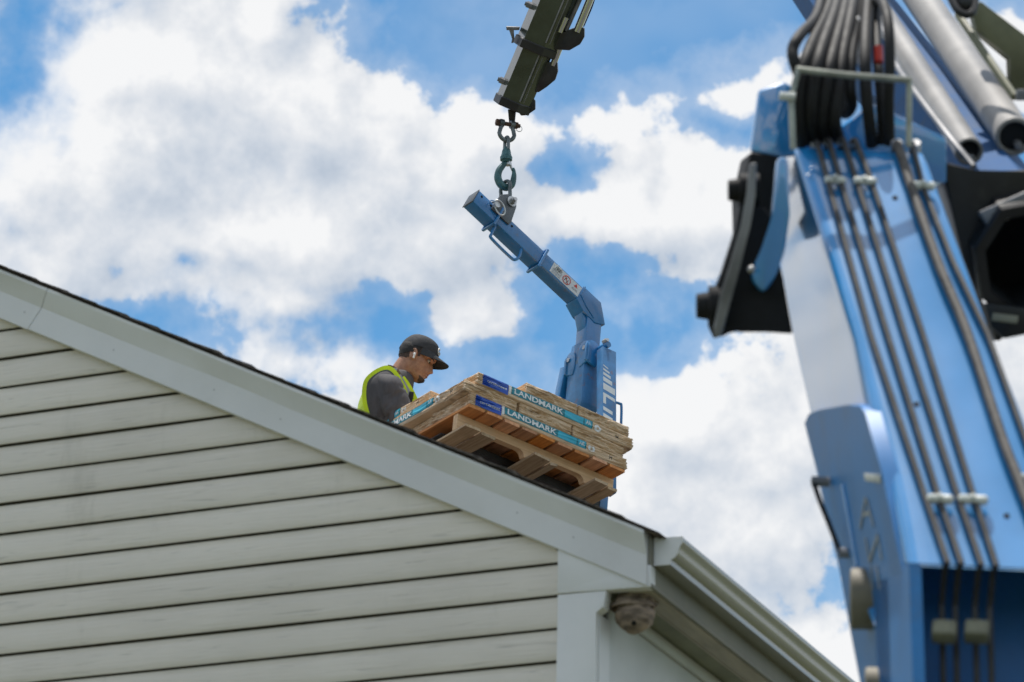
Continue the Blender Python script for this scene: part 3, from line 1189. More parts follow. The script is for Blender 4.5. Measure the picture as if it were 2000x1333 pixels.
# mast, sleeve and base
mb = lmb()
mb.span((1.082, 0.545, 0.50), (1.082, 0.545, 1.16), 0.092, 0.10, (1, 0, 0), 0.006)
mast = mb.obj('mast', M_LIFT, lift)
mb = lmb()
mb.prism([(0.485, 0.57), (0.605, 0.57), (0.622, 0.60), (0.618, 0.93), (0.60, 0.985), (0.49, 0.985), (0.478, 0.93), (0.474, 0.60)], (1.020, 0, 0), (0, 1, 0), (0, 0, 1), (1, 0, 0), 0.115, bev=0.004)
mb.obj('mast_sleeve', M_LIFT_WORN, mast)
mb = lmb()
mb.span((1.080, 0.545, -0.10), (1.080, 0.545, 0.585), 0.105, 0.10, (1, 0, 0), 0.005)
mb.obj('mast_foot', M_LIFT, mast)
# lugs at the top of the sleeve and the two slanted side legs
for yy, nm in ((0.630, 'far'), (0.455, 'near')):
    mb = lmb()
    sgn = 1 if yy > 0.5 else -1
    c = V(1.05, yy, 0.925 if sgn < 0 else 0.90)
    prof = [(-0.045, -0.085), (0.03, -0.105), (0.045, -0.06)] + [(0.045*math.cos(a), 0.045*math.sin(a)+0.0) for a in [PI*k/10 for k in range(11)]]
    mb.prism(prof, c+V(0, -0.008, 0), (1, 0, 0), (0, 0, 1), (0, 1, 0), 0.016, bev=0.002)
    mb.prism([(-x, y) for x, y in prof[::-1]], c+V(-0.036, -0.03*sgn, 0), (0, sgn, 0), (0, 0, 1), (1, 0, 0), 0.014, bev=0.002)
    lug = mb.obj('lug', M_LIFT, mast)
    mb = lmb()
    q = c+V(-0.04, -0.02*sgn, -0.002)
    mb.cyl(q, q+V(-0.004, 0, 0), 0.013, n=16)
    mb.obj('pin_head', M_STEEL, lug)
mb = lmb()
mb.cyl((1.095, 0.37, 0.935), (1.095, 0.66, 0.935), 0.017, n=16)
mb.obj('cross_pin', M_LIFT, mast)
mb = lmb()
mb.cyl((1.082, 0.40, 0.955), (1.082, 0.375, 0.955), 0.014, n=6)
mb.cyl((1.082, 0.375, 0.955), (1.082, 0.362, 0.955), 0.009, n=12)
mb.obj('pin_nut', M_GALV, mast)
mb = lmb()
mb.span((1.05, 0.650, 0.87), (1.045, 0.80, 0.05), 0.05, 0.09, (1, 0, 0), 0.004)
mb.obj('side_leg', M_LIFT, lift)
mb = lmb()
p0, p1 = V(1.107, 0.402, 0.91), V(1.107, 0.300, 0.02)
mb.span(p0, p1, 0.004+0.05, 0.092, (1, 0, 0), 0.003)
leg = mb.obj('side_leg', M_LIFT_WORN, lift)
ldir = (p1-p0).normalized()
lfn = V(0, -1, 0) - ldir*(V(0, -1, 0).dot(ldir))
lfn.normalize()


def legp(d, x):
    """a point on the outer face of the near leg: d metres down it, x across"""
    return p0+ldir*d+V(1, 0, 0)*(x-1.107+0.0)+lfn*0.0278


def decal(name, polys, mat, parent):
    mb = lmb()
    for poly in polys:
        a = [mb._v(legp(d, x)) for d, x in poly]
        b = [mb._v(legp(d, x)-lfn*0.0008) for d, x in poly]
        mb.face(a)
        mb.face(b[::-1])
        for i in range(len(a)):
            mb.face((a[i], a[(i+1) % len(a)], b[(i+1) % len(a)], b[i]))
    return mb.obj(name, mat, parent)


M_DECAL = material('white_decal', (0.72, 0.74, 0.75), 0.4, var=0.03)
xl, xr = 1.064, 1.149


def bar(d0, h, w, sk=0.012):
    return [(d0, xl), (d0+sk, xl+w), (d0+sk+h, xl+w), (d0+h, xl)]


for i, (d0, h, w) in enumerate(((0.118, 0.007, 0.033), (0.140, 0.012, 0.042), (0.165, 0.017, 0.050), (0.195, 0.026, 0.060), (0.235, 0.040, 0.079))):
    decal('stripe', [bar(d0, h, w)], M_DECAL, leg)
decal('lettering', [[(0.297, xl), (0.309, xl+0.079), (0.330, xl+0.079), (0.318, xl+0.018), (0.366, xl+0.018), (0.363, xl)]], M_DECAL, leg)
decal('lettering', [bar(0.385, 0.022, 0.062)], M_DECAL, leg)
decal('lettering', [bar(0.428, 0.022, 0.062)], M_DECAL, leg)
decal('lettering', [bar(0.475, 0.026, 0.070)], M_DECAL, leg)
decal('lettering', [bar(0.520, 0.020, 0.05)], M_DECAL, leg)
# grab handle on the right of the near leg
mb = lmb()
hp_ = [V(1.152, 0.36, 0.60), V(1.19, 0.36, 0.605), V(1.203, 0.358, 0.59), V(1.205, 0.350, 0.44), V(1.195, 0.348, 0.425), V(1.150, 0.347, 0.42)]
mb.tube(spline(hp_, 5), 0.0075, 8)
mb.obj('grab_handle', M_LIFT, lift)
# carriage with the two tines
mb = lmb()
mb.span((1.045, 0.30, -0.070), (1.045, 0.90, -0.070), 0.07, 0.05, (1, 0, 0), 0.004)
carr = mb.obj('carriage', M_LIFT, lift)
for yy in (0.305, 0.70):
    mb = lmb()
    prof = [(1.075, 0.0), (1.075, -0.105), (1.05, -0.108), (0.10, -0.088), (0.015, -0.072), (0.012, -0.066), (0.10, -0.058), (1.030, -0.058), (1.030, 0.0)]
    mb.prism(prof, (0, yy-0.05, 0), (1, 0, 0), (0, 0, 1), (0, 1, 0), 0.10, bev=0.004)
    mb.obj('fork_tine', M_FORK, lift)
for yy in (0.305, 0.70):
    mb = lmb()
    mb.box((1.062, yy, -0.062), (0.052, 0.106, 0.135), bev=0.004)
    mb.obj('fork_heel', M_LIFT, carr)
# collars (flat bar bent round the tube), hanging handle, lug, pins, chain link and warning label


def collar(s, name='collar'):
    mb = lmb()
    c = AE+ax*s
    r = 0.056
    yv = V(0, 1, 0)
    pts = []
    for qx, qy in ((-1, -1.35), (-1, 1), (1, 1), (1, -1)):
        pts.append(c+yv*(qx*r)+an*(qy*r))
    path = [c-yv*r-an*0.075, c-yv*r+an*0.058, c-yv*(r-0.008)+an*0.066, c+yv*(r-0.008)+an*0.066, c+yv*r+an*0.058, c+yv*r-an*0.058, c+yv*(r-0.01)-an*0.064, c-yv*(r+0.008)-an*0.066]
    mb.tube(path, 0.0085, 8)
    mb.obj(name, M_LIFT, arm)


collar(0.165)
collar(0.505)
mb = lmb()
c0 = AE+ax*0.185-an*0.045+V(0, -0.03, 0)
c1 = AE+ax*0.36-an*0.045+V(0, -0.03, 0)
hp_ = [c0, c0-an*0.07+ax*0.005, c0-an*0.093+ax*0.02, c1-an*0.098-ax*0.01, c1-an*0.085+ax*0.02, c1-an*0.05+ax*0.03, c1+ax*0.02]
mb.tube(spline(hp_, 5), 0.0085, 8)
mb.obj('handle', M_LIFT, arm)
LG = AE+ax*0.163+an*0.045       # where the lug stands
UPL = V(0, 0, 1)
mb = lmb()
prof = [(-0.055, -0.045), (0.075, -0.045), (0.080, -0.02), (0.062, 0.085), (0.045, 0.118), (-0.012, 0.118), (-0.050, 0.075)]
for yo in (-0.058, 0.046):
    mb.prism(prof, LG+V(0, yo, 0)-V(0, 0.0, 0), ax, an, V(0, 1, 0), 0.012, bev=0.002)
lug = mb.obj('lifting_lug', M_DKSTEEL, arm)
PB = LG+ax*0.022+an*0.088
mb = lmb()
mb.cyl(PB+V(0, -0.062, 0), PB+V(0, -0.066, 0), 0.030, n=24)
mb.obj('washer', M_GALV, lug)
mb = lmb()
mb.cyl(PB+V(0, -0.066, 0), PB+V(0, -0.084, 0), 0.0185, n=6)
mb.cyl(PB+V(0, -0.084, 0), PB+V(0, -0.098, 0), 0.011, n=12)
mb.cyl(PB+V(0, 0.08, 0), PB+V(0, -0.07, 0), 0.011, n=12)
mb.obj('lug_bolt', M_STEEL, lug)
mb = lmb()
cpt = AE+ax*0.118+an*0.028+V(0, -0.052, 0)
mb.cyl(cpt, cpt+V(0, -0.03, 0), 0.017, n=16)
mb.obj('lock_pin', M_GALV, arm)
mb = lmb()
ring = []
for k in range(25):
    a = 2*PI*k/24
    ring.append(cpt+V(0, -0.028-0.012*math.sin(a), 0)+(ax*0.85-an*0.5)*0.045*math.cos(a)+(ax*0.5+an*0.85)*0.021*math.sin(a)+ax*0.02-an*0.006)
mb.tube(ring, 0.0042, 8)
mb.obj('pin_ring', M_GALV, arm)
mb = lmb()
ring = [cpt+ax*(-0.012)-an*0.01+(ax*math.cos(a)*0.03+an*math.sin(a)*0.032)+V(0, -0.006, 0) for a in [PI*0.1+PI*1.1*k/12 for k in range(13)]]
mb.tube(ring, 0.0028, 6)
mb.obj('tether', M_LIFT, arm)

# warning label on the near face of the arm


def armface(name, s0, s1, h0, h1, mat, parent, lift_=0.0462):
    mb = lmb()
    q = [AE+ax*s+an*h+V(0, -lift_, 0) for s, h in ((s0, h0), (s1, h0), (s1, h1), (s0, h1))]
    q2 = [p+V(0, 0.0006, 0) for p in q]
    mb.loft([[p for p in q2], [p for p in q]])
    return mb.obj(name, mat, parent)


M_LABELW = material('label_white', (0.62, 0.64, 0.66), 0.4, var=0.02)
M_RED = material('label_red', (0.55, 0.035, 0.02), 0.45, var=0.05)
M_BLK = material('label_black', (0.05, 0.05, 0.05), 0.5)
lab = armface('warning_label', 0.575, 0.79, -0.034, 0.036, M_LABELW, arm)
armface('red_panel', 0.590, 0.640, 0.006, 0.028, M_RED, lab, 0.0470)
for k in range(4):
    armface('text_line', 0.585, 0.650, -0.004-0.008*k, -0.0005-0.008*k, material('label_grey', (0.33, 0.34, 0.36), 0.5), lab, 0.0468)


def armtext(body, s, h, size, mat, bold=0.0):
    me = text_mesh(body, size, bold)
    for v in me.vertices:
        p = LX @ (AE+ax*(s+v.co.x)+an*(h+v.co.y)+V(0, -0.0476, 0))
        v.co = WM[lab].inverted() @ p
    return link('lettering', me, mat, lab)


armtext('WARNING', 0.597, 0.013, 0.0095, M_PRINTWHITE, 0.01)
armtext('4500', 0.732, -0.018, 0.021, material('label_text', (0.22, 0.23, 0.26), 0.5), 0.0)
mb = lmb()
cc = AE+ax*0.688+an*0.001+V(0, -0.0472, 0)
mb.tube([cc+ax*(0.026*math.cos(a))+an*(0.026*math.sin(a)) for a in [2*PI*k/28 for k in range(29)]], 0.0022, 6)
mb.tube([cc-ax*0.018+an*0.018, cc+ax*0.018-an*0.018], 0.0018, 6)
mb.obj('forbidden_ring', M_RED, lab)
mb = lmb()
mb.tube([cc-ax*0.013-an*0.012, cc-ax*0.010+an*0.008, cc-ax*0.002+an*0.013], 0.0018, 6)
mb.tube([cc+ax*0.004-an*0.018, cc+ax*0.007-an*0.002, cc+ax*0.012+an*0.006], 0.0018, 6)
mb.obj('pictogram', M_BLK, lab)
mb = lmb()
cw = AE+ax*0.752+an*0.016+V(0, -0.0472, 0)
mb.prism([(-0.013, -0.009), (0.013, -0.009), (0, 0.014)], cw, ax, an, V(0, -1, 0), 0.0006)
mb.obj('hazard_triangle', M_RED, lab)
mb = lmb()
cw = AE+ax*0.61+an*0.050+V(0, -0.02, 0)
mb.box(cw, (0.02, 0.02, 0.012))
mb.obj('stop_block', M_LIFT, arm)
# chalk marks 'TEU' scratched on the sleeve
me = text_mesh('TEU', 0.042, -0.012)
for v in me.vertices:
    v.co = WM[mast].inverted() @ (LX @ V(1.0192, 0.598-v.co.x*0.9, 0.86+v.co.y))
link('chalk_mark', me, material('chalk_grey', (0.12, 0.2, 0.3), 0.7), mast)
mb = lmb()
mb.cyl((1.10, 0.493, 0.50), (1.10, 0.491, 0.50), 0.016, n=16)
mb.obj('bolt_hole', M_HOLE, mast)

# --- shackle, swivel and hook between lug and boom tip (they hang plumb)
PBW = LX @ PB                                           # lug bolt in the world
ZV = V(0, 0, 1)
BW = LB.copy()
BW.z = 0
BW.normalize()                                          # bolt direction, levelled
AW = BW.cross(ZV)                                       # across it
M_HOOK = material('green_hook_steel', (0.05, 0.13, 0.14), 0.42, metal=0.25, var=0.2, vscale=14.0, dirt=(0.22, 0.22, 0.2), dscale=9.0, damount=0.8)
M_SHK = material('worn_shackle_steel', (0.14, 0.16, 0.165), 0.4, metal=0.5, var=0.2, vscale=16.0, dirt=(0.03, 0.08, 0.09), dscale=10.0, damount=0.7)

hk = thing('lower_shackle', 'worn bow shackle joining the hook to the blue arm lug', 'shackle', PBW)
mb = MB()
bow = [PBW-BW*0.043-ZV*0.01, PBW-BW*0.043+ZV*0.06, PBW-BW*0.040+ZV*0.085] + [PBW+ZV*0.10+BW*(0.044*math.cos(a))+ZV*(0.044*math.sin(a)) for a in [PI-PI*k/12 for k in range(13)]] + [PBW+BW*0.040+ZV*0.085, PBW+BW*0.043+ZV*0.06, PBW+BW*0.043-ZV*0.01]
mb.tube(bow, 0.0105, 12)
mb.obj('bow', M_SHK, hk)
SH_TOP = PBW+ZV*0.133                                   # underside of the bow
hook = thing('crane_hook', 'green swivel safety hook hanging from the crane shackle', 'hook', SH_TOP)
# plane of the hook: nearly facing the camera
HX = (CR*0.93+CF*0.37)
HX.z = 0
HX.normalize()
HC = SH_TOP + ZV*0.021
hkp = spline([HC+ZV*0.108+HX*0.004, HC+ZV*0.085-HX*0.016, HC+ZV*0.045-HX*0.040, HC+ZV*0.002-HX*0.045, HC-ZV*0.034-HX*0.026, HC-ZV*0.044+HX*0.006, HC-ZV*0.022+HX*0.036, HC+ZV*0.022+HX*0.046, HC+ZV*0.056+HX*0.046, HC+ZV*0.074+HX*0.038], 5)
nr = len(hkp)
rad = [0.011+0.0105*math.sin(PI*min(1, i/(nr-1)*1.15))**0.8 if i/(nr-1)*1.15 < 1 else 0.0105 for i in range(nr)]
mb = MB()
mb.tube(hkp, rad, 12)
mb.obj('hook_body', M_HOOK, hook)
mb = MB()
mb.tube([HC+ZV*0.098+HX*0.006, HC+ZV*0.090+HX*0.026, HC+ZV*0.064+HX*0.036], [0.007, 0.008, 0.006], 8)
mb.box(HC+ZV*0.098+HX*0.012, (0.03, 0.03, 0.022), bev=0.003)
mb.obj('latch', M_GALV, hook)
SW = HC+ZV*0.104
mb = MB()
mb.tube([SW+ZV*z for z in (0, 0.006, 0.012, 0.03, 0.036, 0.050, 0.066, 0.075, 0.090)], [0.022, 0.024, 0.033, 0.034, 0.030, 0.026, 0.024, 0.021, 0.012], 20)
mb.obj('swivel', M_HOOK, hook)
mb = MB()
E0 = SW+ZV*0.072
eye = [E0-BW*0.017, E0-BW*0.017+ZV*0.02, E0-BW*0.016+ZV*0.056] + [E0+ZV*0.062+BW*(0.016*math.cos(a))+ZV*(0.016*math.sin(a)) for a in [PI-PI*k/8 for k in range(9)]] + [E0+BW*0.016+ZV*0.056, E0+BW*0.017+ZV*0.02, E0+BW*0.017]
mb.tube(eye, 0.0095, 10)
mb.obj('swivel_eye', M_SHK, hook)
EYE_IN = E0+ZV*0.068
us = thing('upper_shackle', 'dark bow shackle with bolt under the black boom tip', 'shackle', EYE_IN)
bx = HX
UB = EYE_IN+ZV*0.019
PINU = UB+ZV*0.070
bow = [PINU-bx*0.032+ZV*0.02, PINU-bx*0.032-ZV*0.02, PINU-bx*0.038-ZV*0.035] + [UB+ZV*0.02+bx*(0.045*math.cos(a))+ZV*(0.05*math.sin(a)) for a in [PI*1.08+PI*0.84*k/12 for k in range(13)]] + [PINU+bx*0.038-ZV*0.035, PINU+bx*0.032-ZV*0.02, PINU+bx*0.032+ZV*0.02]
mb = MB()
mb.tube(bow, 0.0115, 12)
for s in (-1, 1):
    mb.cyl(PINU+bx*(s*0.019), PINU+bx*(s*0.044), 0.022, n=16)
mb.obj('bow', M_SHK, us)
mb = MB()
mb.cyl(PINU-bx*0.066, PINU+bx*0.075, 0.0115, n=12)
mb.cyl(PINU-bx*0.064, PINU-bx*0.045, 0.019, n=6)
mb.cyl(PINU+bx*0.045, PINU+bx*0.062, 0.019, n=6)
mb.obj('shackle_bolt', material('rusty_bolt', (0.10, 0.055, 0.035), 0.6, metal=0.3, var=0.25, vscale=30.0), us)
mb = MB()
mb.tube(arc(PINU+bx*0.07-ZV*0.015, bx, ZV, 0.018, R(60), R(-150), 10), 0.002, 6)
mb.obj('split_pin', M_GALV, us)

# ------------------------------------------------------------------ the truck crane
M_CR = material('crane_blue', (0.016, 0.245, 0.60), 0.30, var=0.04, vscale=3.0, coat=1.0, coat_rough=0.05, coat_ior=2.1, dirt=(0.10, 0.20, 0.36), dscale=3.5, damount=0.45)
M_CR_PLATE = material('crane_blue_plate', (0.02, 0.19, 0.50), 0.42, var=0.08, vscale=3.0, coat=0.15, coat_rough=0.2, dirt=(0.06, 0.14, 0.28), dscale=4.0, damount=0.5)
M_CR_BLACK = material('crane_black', (0.012, 0.012, 0.013), 0.45, var=0.2, vscale=8.0, dirt=(0.05, 0.045, 0.04), dscale=6.0)
M_CR_EDGE = material('worn_edge_and_glint', (0.20, 0.20, 0.21), 0.45, metal=0.3, var=0.15, vscale=12.0)
M_HOSE = material('rubber_hose', (0.012, 0.012, 0.013), 0.62, spec=0.3, var=0.15, vscale=30.0, bump=0.0006, bscale=200.0)
M_PIPE = material('steel_pipe_painted', (0.035, 0.034, 0.035), 0.55, metal=0.0, var=0.2, vscale=15.0, dirt=(0.16, 0.15, 0.14), dscale=8.0)
M_HOSEWRAP = material('spiral_wrap', (0.085, 0.075, 0.068), 0.6, var=0.2, vscale=25.0, bump=0.001, bscale=90.0)
M_CLAMP = material('pipe_clamp', (0.62, 0.64, 0.60), 0.4, var=0.1, vscale=30.0, dirt=(0.35, 0.35, 0.3), dscale=20.0)
M_CYL = material('cylinder_grey', (0.24, 0.23, 0.22), 0.45, metal=0.1, var=0.10, vscale=4.0, dirt=(0.22, 0.21, 0.2), dscale=3.0, damount=0.7)
M_CHROME = material('chrome_rod', (0.65, 0.66, 0.67), 0.12, metal=1.0, var=0.03)
M_OLIVE = material('olive_bracket', (0.13, 0.13, 0.07), 0.5, var=0.15, vscale=6.0)
M_TANDISC = material('pivot_disc', (0.20, 0.175, 0.125), 0.6, metal=0.0, var=0.15, vscale=9.0)
M_JIB = material('jib_dark_paint', (0.028, 0.036, 0.029), 0.16, var=0.2, vscale=6.0, coat=0.8, coat_rough=0.08, bump=0.0008, bscale=14.0, stretch=(1, 1, 1), dirt=(0.05, 0.055, 0.045), dscale=10.0, damount=0.5)

PA, PB_, PC_ = at(1556, 311, 9.02), at(1812, 322, 8.98), at(1775, 1100, 7.95)
FN = (PB_-PA).cross(PC_-PA).normalized()
if FN.dot(CF) > 0: FN = -FN


def fp(px, py, off=0.0):
    """on the boom's front plate, off metres proud of it"""
    d = (at(px, py, 1.0)-CPOS)
    return CPOS+d*((PA-CPOS).dot(FN)/d.dot(FN))+FN*off


crane = thing('truck_crane', 'blue hydraulic truck crane, its hose-lined column close by and black boom tip overhead', 'crane',
              Vector((fp(1900, 1300).x, fp(1900, 1300).y+0.25, GZ)))
ST = [  # left edge of front, right edge of front, rear edge of the left flank (x, y, how much deeper)
    ((1549, 290), (1801, 300), (1522, 292, .85)), ((1556, 311), (1812, 322), (1523, 314, .85)), ((1611, 477), (1874, 487), (1519, 480, .92)), ((1671, 663), (1943, 673), (1552, 668, .95)),
    ((1700, 790), (1992, 800), (1582, 800, .95)), ((1737, 922), (2042, 935), (1609, 923, .95)), ((1775, 1100), (2113, 1115), (1651, 1104, .95))]


def dep(p):
    return (p-CPOS).dot(CF)


mb = MB()
rings = []
backs = []
for (fl, fr, pl) in ST:
    a, b = fp(*fl), fp(*fr)
    p = at(pl[0], pl[1], dep(a)+pl[2])
    q = b+(p-a)*0.9+(b-a).normalized()*0.02
    u1, u2 = (p-a).normalized(), (b-a).normalized()
    r = 0.030
    c1 = [a+u1*r*1.2, a+u1*r*0.45+u2*r*0.10, a+u1*r*0.10+u2*r*0.45, a+u2*r*1.2]
    v1, v2 = (a-b).normalized(), (q-b).normalized()
    r = 0.012
    c2 = [b+v1*r, b+v1*r*0.15+v2*r*0.15, b+v2*r]
    rings.append([p, p*0.96+c1[0]*0.04, p*0.06+c1[0]*0.94]+c1+[c1[-1]*0.97+c2[0]*0.03, c1[-1]*0.03+c2[0]*0.97]+c2+[q])
    backs.append((a, b, p, q))
mb.loft(rings)
boom = mb.obj('main_boom', M_CR, crane, ang=60)


def flank(px, py, off=0.0):
    """on the boom's left flank"""
    a, p, c = backs[2][0], backs[4][2], backs[5][0]
    n = (p-a).cross(c-a).normalized()
    if n.dot(CF) > 0: n = -n
    d = (at(px, py, 1.0)-CPOS)
    return CPOS+d*((a-CPOS).dot(n)/d.dot(n))+n*off, n


# lower reinforcement plate on the flank
_, FLN = flank(1600, 700)
pl_ = [(1584, 826), (1592, 808), (1612, 800), (1668, 790), (1694, 792), (1704, 806), (1737, 922), (1768, 1070), (1783, 1130), (1779, 1340), (1782, 1480), (1735, 1480), (1694, 1335), (1674, 1231), (1651, 1104), (1628, 1010), (1609, 923)]
mb = MB()
aa = [mb._v(flank(x, y, 0.017)[0]) for x, y in pl_]
bb = [mb._v(flank(x, y, -0.02)[0]) for x, y in pl_]
mb.face(aa)
mb.face(bb[::-1])
for i in range(len(aa)):
    mb.face((aa[i], aa[(i+1) % len(aa)], bb[(i+1) % len(aa)], bb[i]))
plate = mb.obj('side_plate', M_CR_PLATE, boom, ang=30)


def flank_bar(name, pts, r, mat, off=0.02, parent=None, n=8):
    mb = MB()
    mb.tube([flank(x, y, off)[0] for x, y in pts], r, n)
    return mb.obj(name, mat, parent or boom)


flank_bar('weld_rib', [(1662, 945), (1674, 1010), (1690, 1105)], 0.006, M_CR)
flank_bar('stiffener', [(1684, 1112), (1708, 1165), (1734, 1222)], 0.011, M_CR)
def rear(px, py, k=0.0):
    """beside the flank's rear edge"""
    return at(px, py, dep(fp(1737, py))+0.80+k)


mb = MB()
mb.tube(spline([rear(1588, 938), rear(1600, 975), rear(1618, 1020), rear(1636, 1066), rear(1645, 1085)], 4), 0.0065, 8)
cable = mb.obj('side_cable', M_HOSE, boom)
for x, y in ((1590, 940), (1643, 1080)):
    mb = MB()
    mb.cyl(rear(x-5, y), rear(x+30, y+2), 0.013, n=10)
    mb.obj('cable_standoff', M_CR_EDGE, cable)
for (x, y, r) in ((1674, 1170, 0.074), (1703, 1345, 0.05)):
    mb = MB()
    c = rear(x, y, -0.12)
    ax_ = (CR+CF*-0.12).normalized()
    mb.tube([c+ax_*0.05, c-ax_*0.012, c-ax_*0.016], [r, r, r*0.9], 32)
    mb.obj('pivot_pin', M_TANDISC, boom)
M_PALE = material('pale_lettering', (0.34, 0.37, 0.38), 0.5, var=0.1)
for strokes in ([(1706, 972, 1696, 1030), (1708, 972, 1722, 1026), (1700, 1004, 1716, 1000)], [(1706, 1050, 1714, 1096), (1714, 1096, 1730, 1044), (1730, 1044, 1738, 1092)], [(1716, 1106, 1720, 1150)], [(1728, 1104, 1734, 1150)],
                [(1732, 1212, 1764, 1200)], [(1730, 1226, 1740, 1290)], [(1752, 1226, 1760, 1278)], [(1744, 1300, 1768, 1296)], [(1750, 1310, 1754, 1345)], [(1766, 1310, 1770, 1345)]):
    mb = MB()
    for x0, y0, x1, y1 in strokes:
        a, n = flank(x0, y0, 0.0195)
        b, _ = flank(x1, y1, 0.0195)
        mb.span(a, b, 0.010, 0.002, n)
    mb.obj('lettering', M_PALE, plate)
mb = MB()
a, n = flank(1706, 930, 0.020)
b, _ = flank(1736, 934, 0.020)
mb.span(a, b, 0.018, 0.003, n, 0.001)
mb.obj('highlight_bar', M_CLAMP, plate)  # pale bar added in place of a small highlight on the plate

# the column below: two cheeks with a recess between them where the pipes run on
AXD = (fp(1775, 1100)-fp(1671, 663)).normalized()
low_l = fp(1775, 1102)
low_r = fp(2113, 1117)
wv = (low_r-low_l)
inw = (backs[-1][2]-backs[-1][0]).normalized()
colm = MB()
for s0, s1 in ((0.0, 0.072), (0.93, 1.0)):
    pa = low_l+wv*s0
    pb = low_l+wv*s1
    q = [pa, pb, pb+inw*0.50-wv*0.0, pa+inw*0.5]
    dn_ = Vector((0.02, 0.0, -1.6))
    colm.loft([q, [p+dn_ for p in q]])
cb = low_l+inw*0.30
q = [cb, cb+wv, cb+wv+inw*0.2, cb+inw*0.2]
colm.loft([q, [p+Vector((0.02, 0, -1.6)) for p in q]])
bmesh.ops.recalc_face_normals(colm.bm, faces=colm.bm.faces)
column = colm.obj('column', M_CR_PLATE, crane)
base = low_l+wv*0.5+inw*0.25+Vector((0, 0, -1.55))
mb = MB()
mb.tube([base, base+Vector((0, 0, -0.8)), base+Vector((0, 0, -0.82)), Vector((base.x, base.y, GZ+1.2))], [0.26, 0.26, 0.42, 0.45], 28)
mb.obj('slew_base', M_CR_PLATE, crane)
mb = MB()
mb.box((base.x+0.3, base.y, GZ+1.0), (2.4, 0.9, 0.35), bev=0.03)
for sx in (-0.8, 1.4):
    for sy in (-0.55, 0.55):
        mb.cyl((base.x+sx, base.y+sy, GZ+1.0), (base.x+sx, base.y+sy, GZ+0.06), 0.06)
        mb.cyl((base.x+sx, base.y+sy, GZ+0.08), (base.x+sx, base.y+sy, GZ+0.045), 0.2)
mb.obj('outrigger_frame', M_CR_BLACK, crane)


# pipes on the front plate
def pipe(pts, r, mat, name='pipe', off=0.016, tail=None, parent=None):
    mb = MB()
    P = [fp(x, y, off) for x, y in pts]
    if tail: P += tail
    mb.tube(P, r, 10)
    return mb.obj(name, mat, parent or boom)


def down(p, k):
    """let a pipe run from the plate's lower edge into the recess and on downwards"""
    return [p+inw*0.04+Vector((0.0, 0, -0.02)), p+inw*0.10+Vector((0.002, 0, -0.10)), p+inw*0.12+Vector((0.004, 0, -0.9-k))]


PX = [[(1597, 292), (1616, 362), (1700, 663), (1808, 985), (1850, 1108)], [(1620, 288), (1641, 362), (1733, 663), (1834, 985), (1877, 1110)],
      [(1648, 286), (1673, 364), (1767, 663), (1872, 985), (1916, 1112)], [(1672, 288), (1702, 364), (1802, 663), (1903, 985), (1945, 1114)]]
for i, pts in enumerate(PX):
    sp = []
    for (a, b), (c, d) in zip(pts, pts[1:]):
        for k in range(4):
            sp.append((a+(c-a)*k/4, b+(d-b)*k/4))
    sp.append(pts[-1])
    top = fp(pts[0][0], pts[0][1], 0.016)
    mb = MB()
    up = (fp(1556, 311)-fp(1671, 663)).normalized()
    head = [top-FN*0.10+up*0.030, top-FN*0.055+up*0.036, top-FN*0.02+up*0.030, top-FN*0.002+up*0.012]
    body = [fp(x, y, 0.016) for x, y in sp]
    mb.tube(head+body+down(body[-1], 0), 0.0076, 10)
    mb.obj('pipe', M_PIPE, boom)
    mb = MB()
    mb.cyl(top-FN*0.055+up*0.036, top-FN*0.12+up*0.026, 0.013, n=6)
    mb.cyl(top-FN*0.075+up*0.034, top-FN*0.090+up*0.032, 0.017, n=6)
    mb.ball(top-FN*0.03+up*0.034, 0.0125, 10, 6)
    mb.obj('pipe_fitting', M_STEEL, boom)
# wrapped hose and the thin pipe at the right
pw = spline([fp(x, y, 0.022) for x, y in [(1752, 296), (1764, 330), (1782, 387), (1832, 528), (1888, 663), (1954, 862), (1985, 943), (2022, 1040)]], 4)
mb = MB()
mb.tube([pw[0]-FN*0.10+Vector((0, 0, 0.02)), pw[0]-FN*0.04+Vector((0, 0, 0.03))]+pw, 0.0125, 12)
mb.obj('wrapped_hose', M_HOSEWRAP, boom)
pw = [fp(x, y, 0.016) for x, y in [(1783, 298), (1802, 374), (1860, 520), (1928, 663), (1992, 840), (2060, 1030)]]
mb = MB()
mb.tube([pw[0]-FN*0.10+Vector((0, 0, 0.03)), pw[0]-FN*0.02+Vector((0, 0, 0.028))]+pw, 0.0075, 10)
mb.obj('pipe', M_PIPE, boom)
mb = MB()
for dx in (0, 36):
    q = fp(1752+dx, 292, 0.01)
    mb.cyl(q-FN*0.02+Vector((0, 0, 0.028)), q-FN*0.11+Vector((0, 0, 0.022)), 0.015, n=6)
mb.obj('pipe_fitting', M_STEEL, boom)
wd = (fp(1800, 500)-fp(1640, 493)).normalized()


def clamp(px, py, half, mat=M_CLAMP, off=0.02, h=0.011):
    c = fp(px, py, off)
    mb = MB()
    mb.tube([c-wd*(half+0.006), c-wd*half, c-wd*(half*0.35), c, c+wd*(half*0.35), c+wd*half, c+wd*(half+0.006)],
            [h*0.55, h*1.05, h*1.05, h*0.72, h*1.05, h*1.05, h*0.55], 12)
    mb.cyl(c+FN*0.004, c+FN*0.016, 0.006, n=6)
    mb.obj('pipe_clamp', mat, boom)


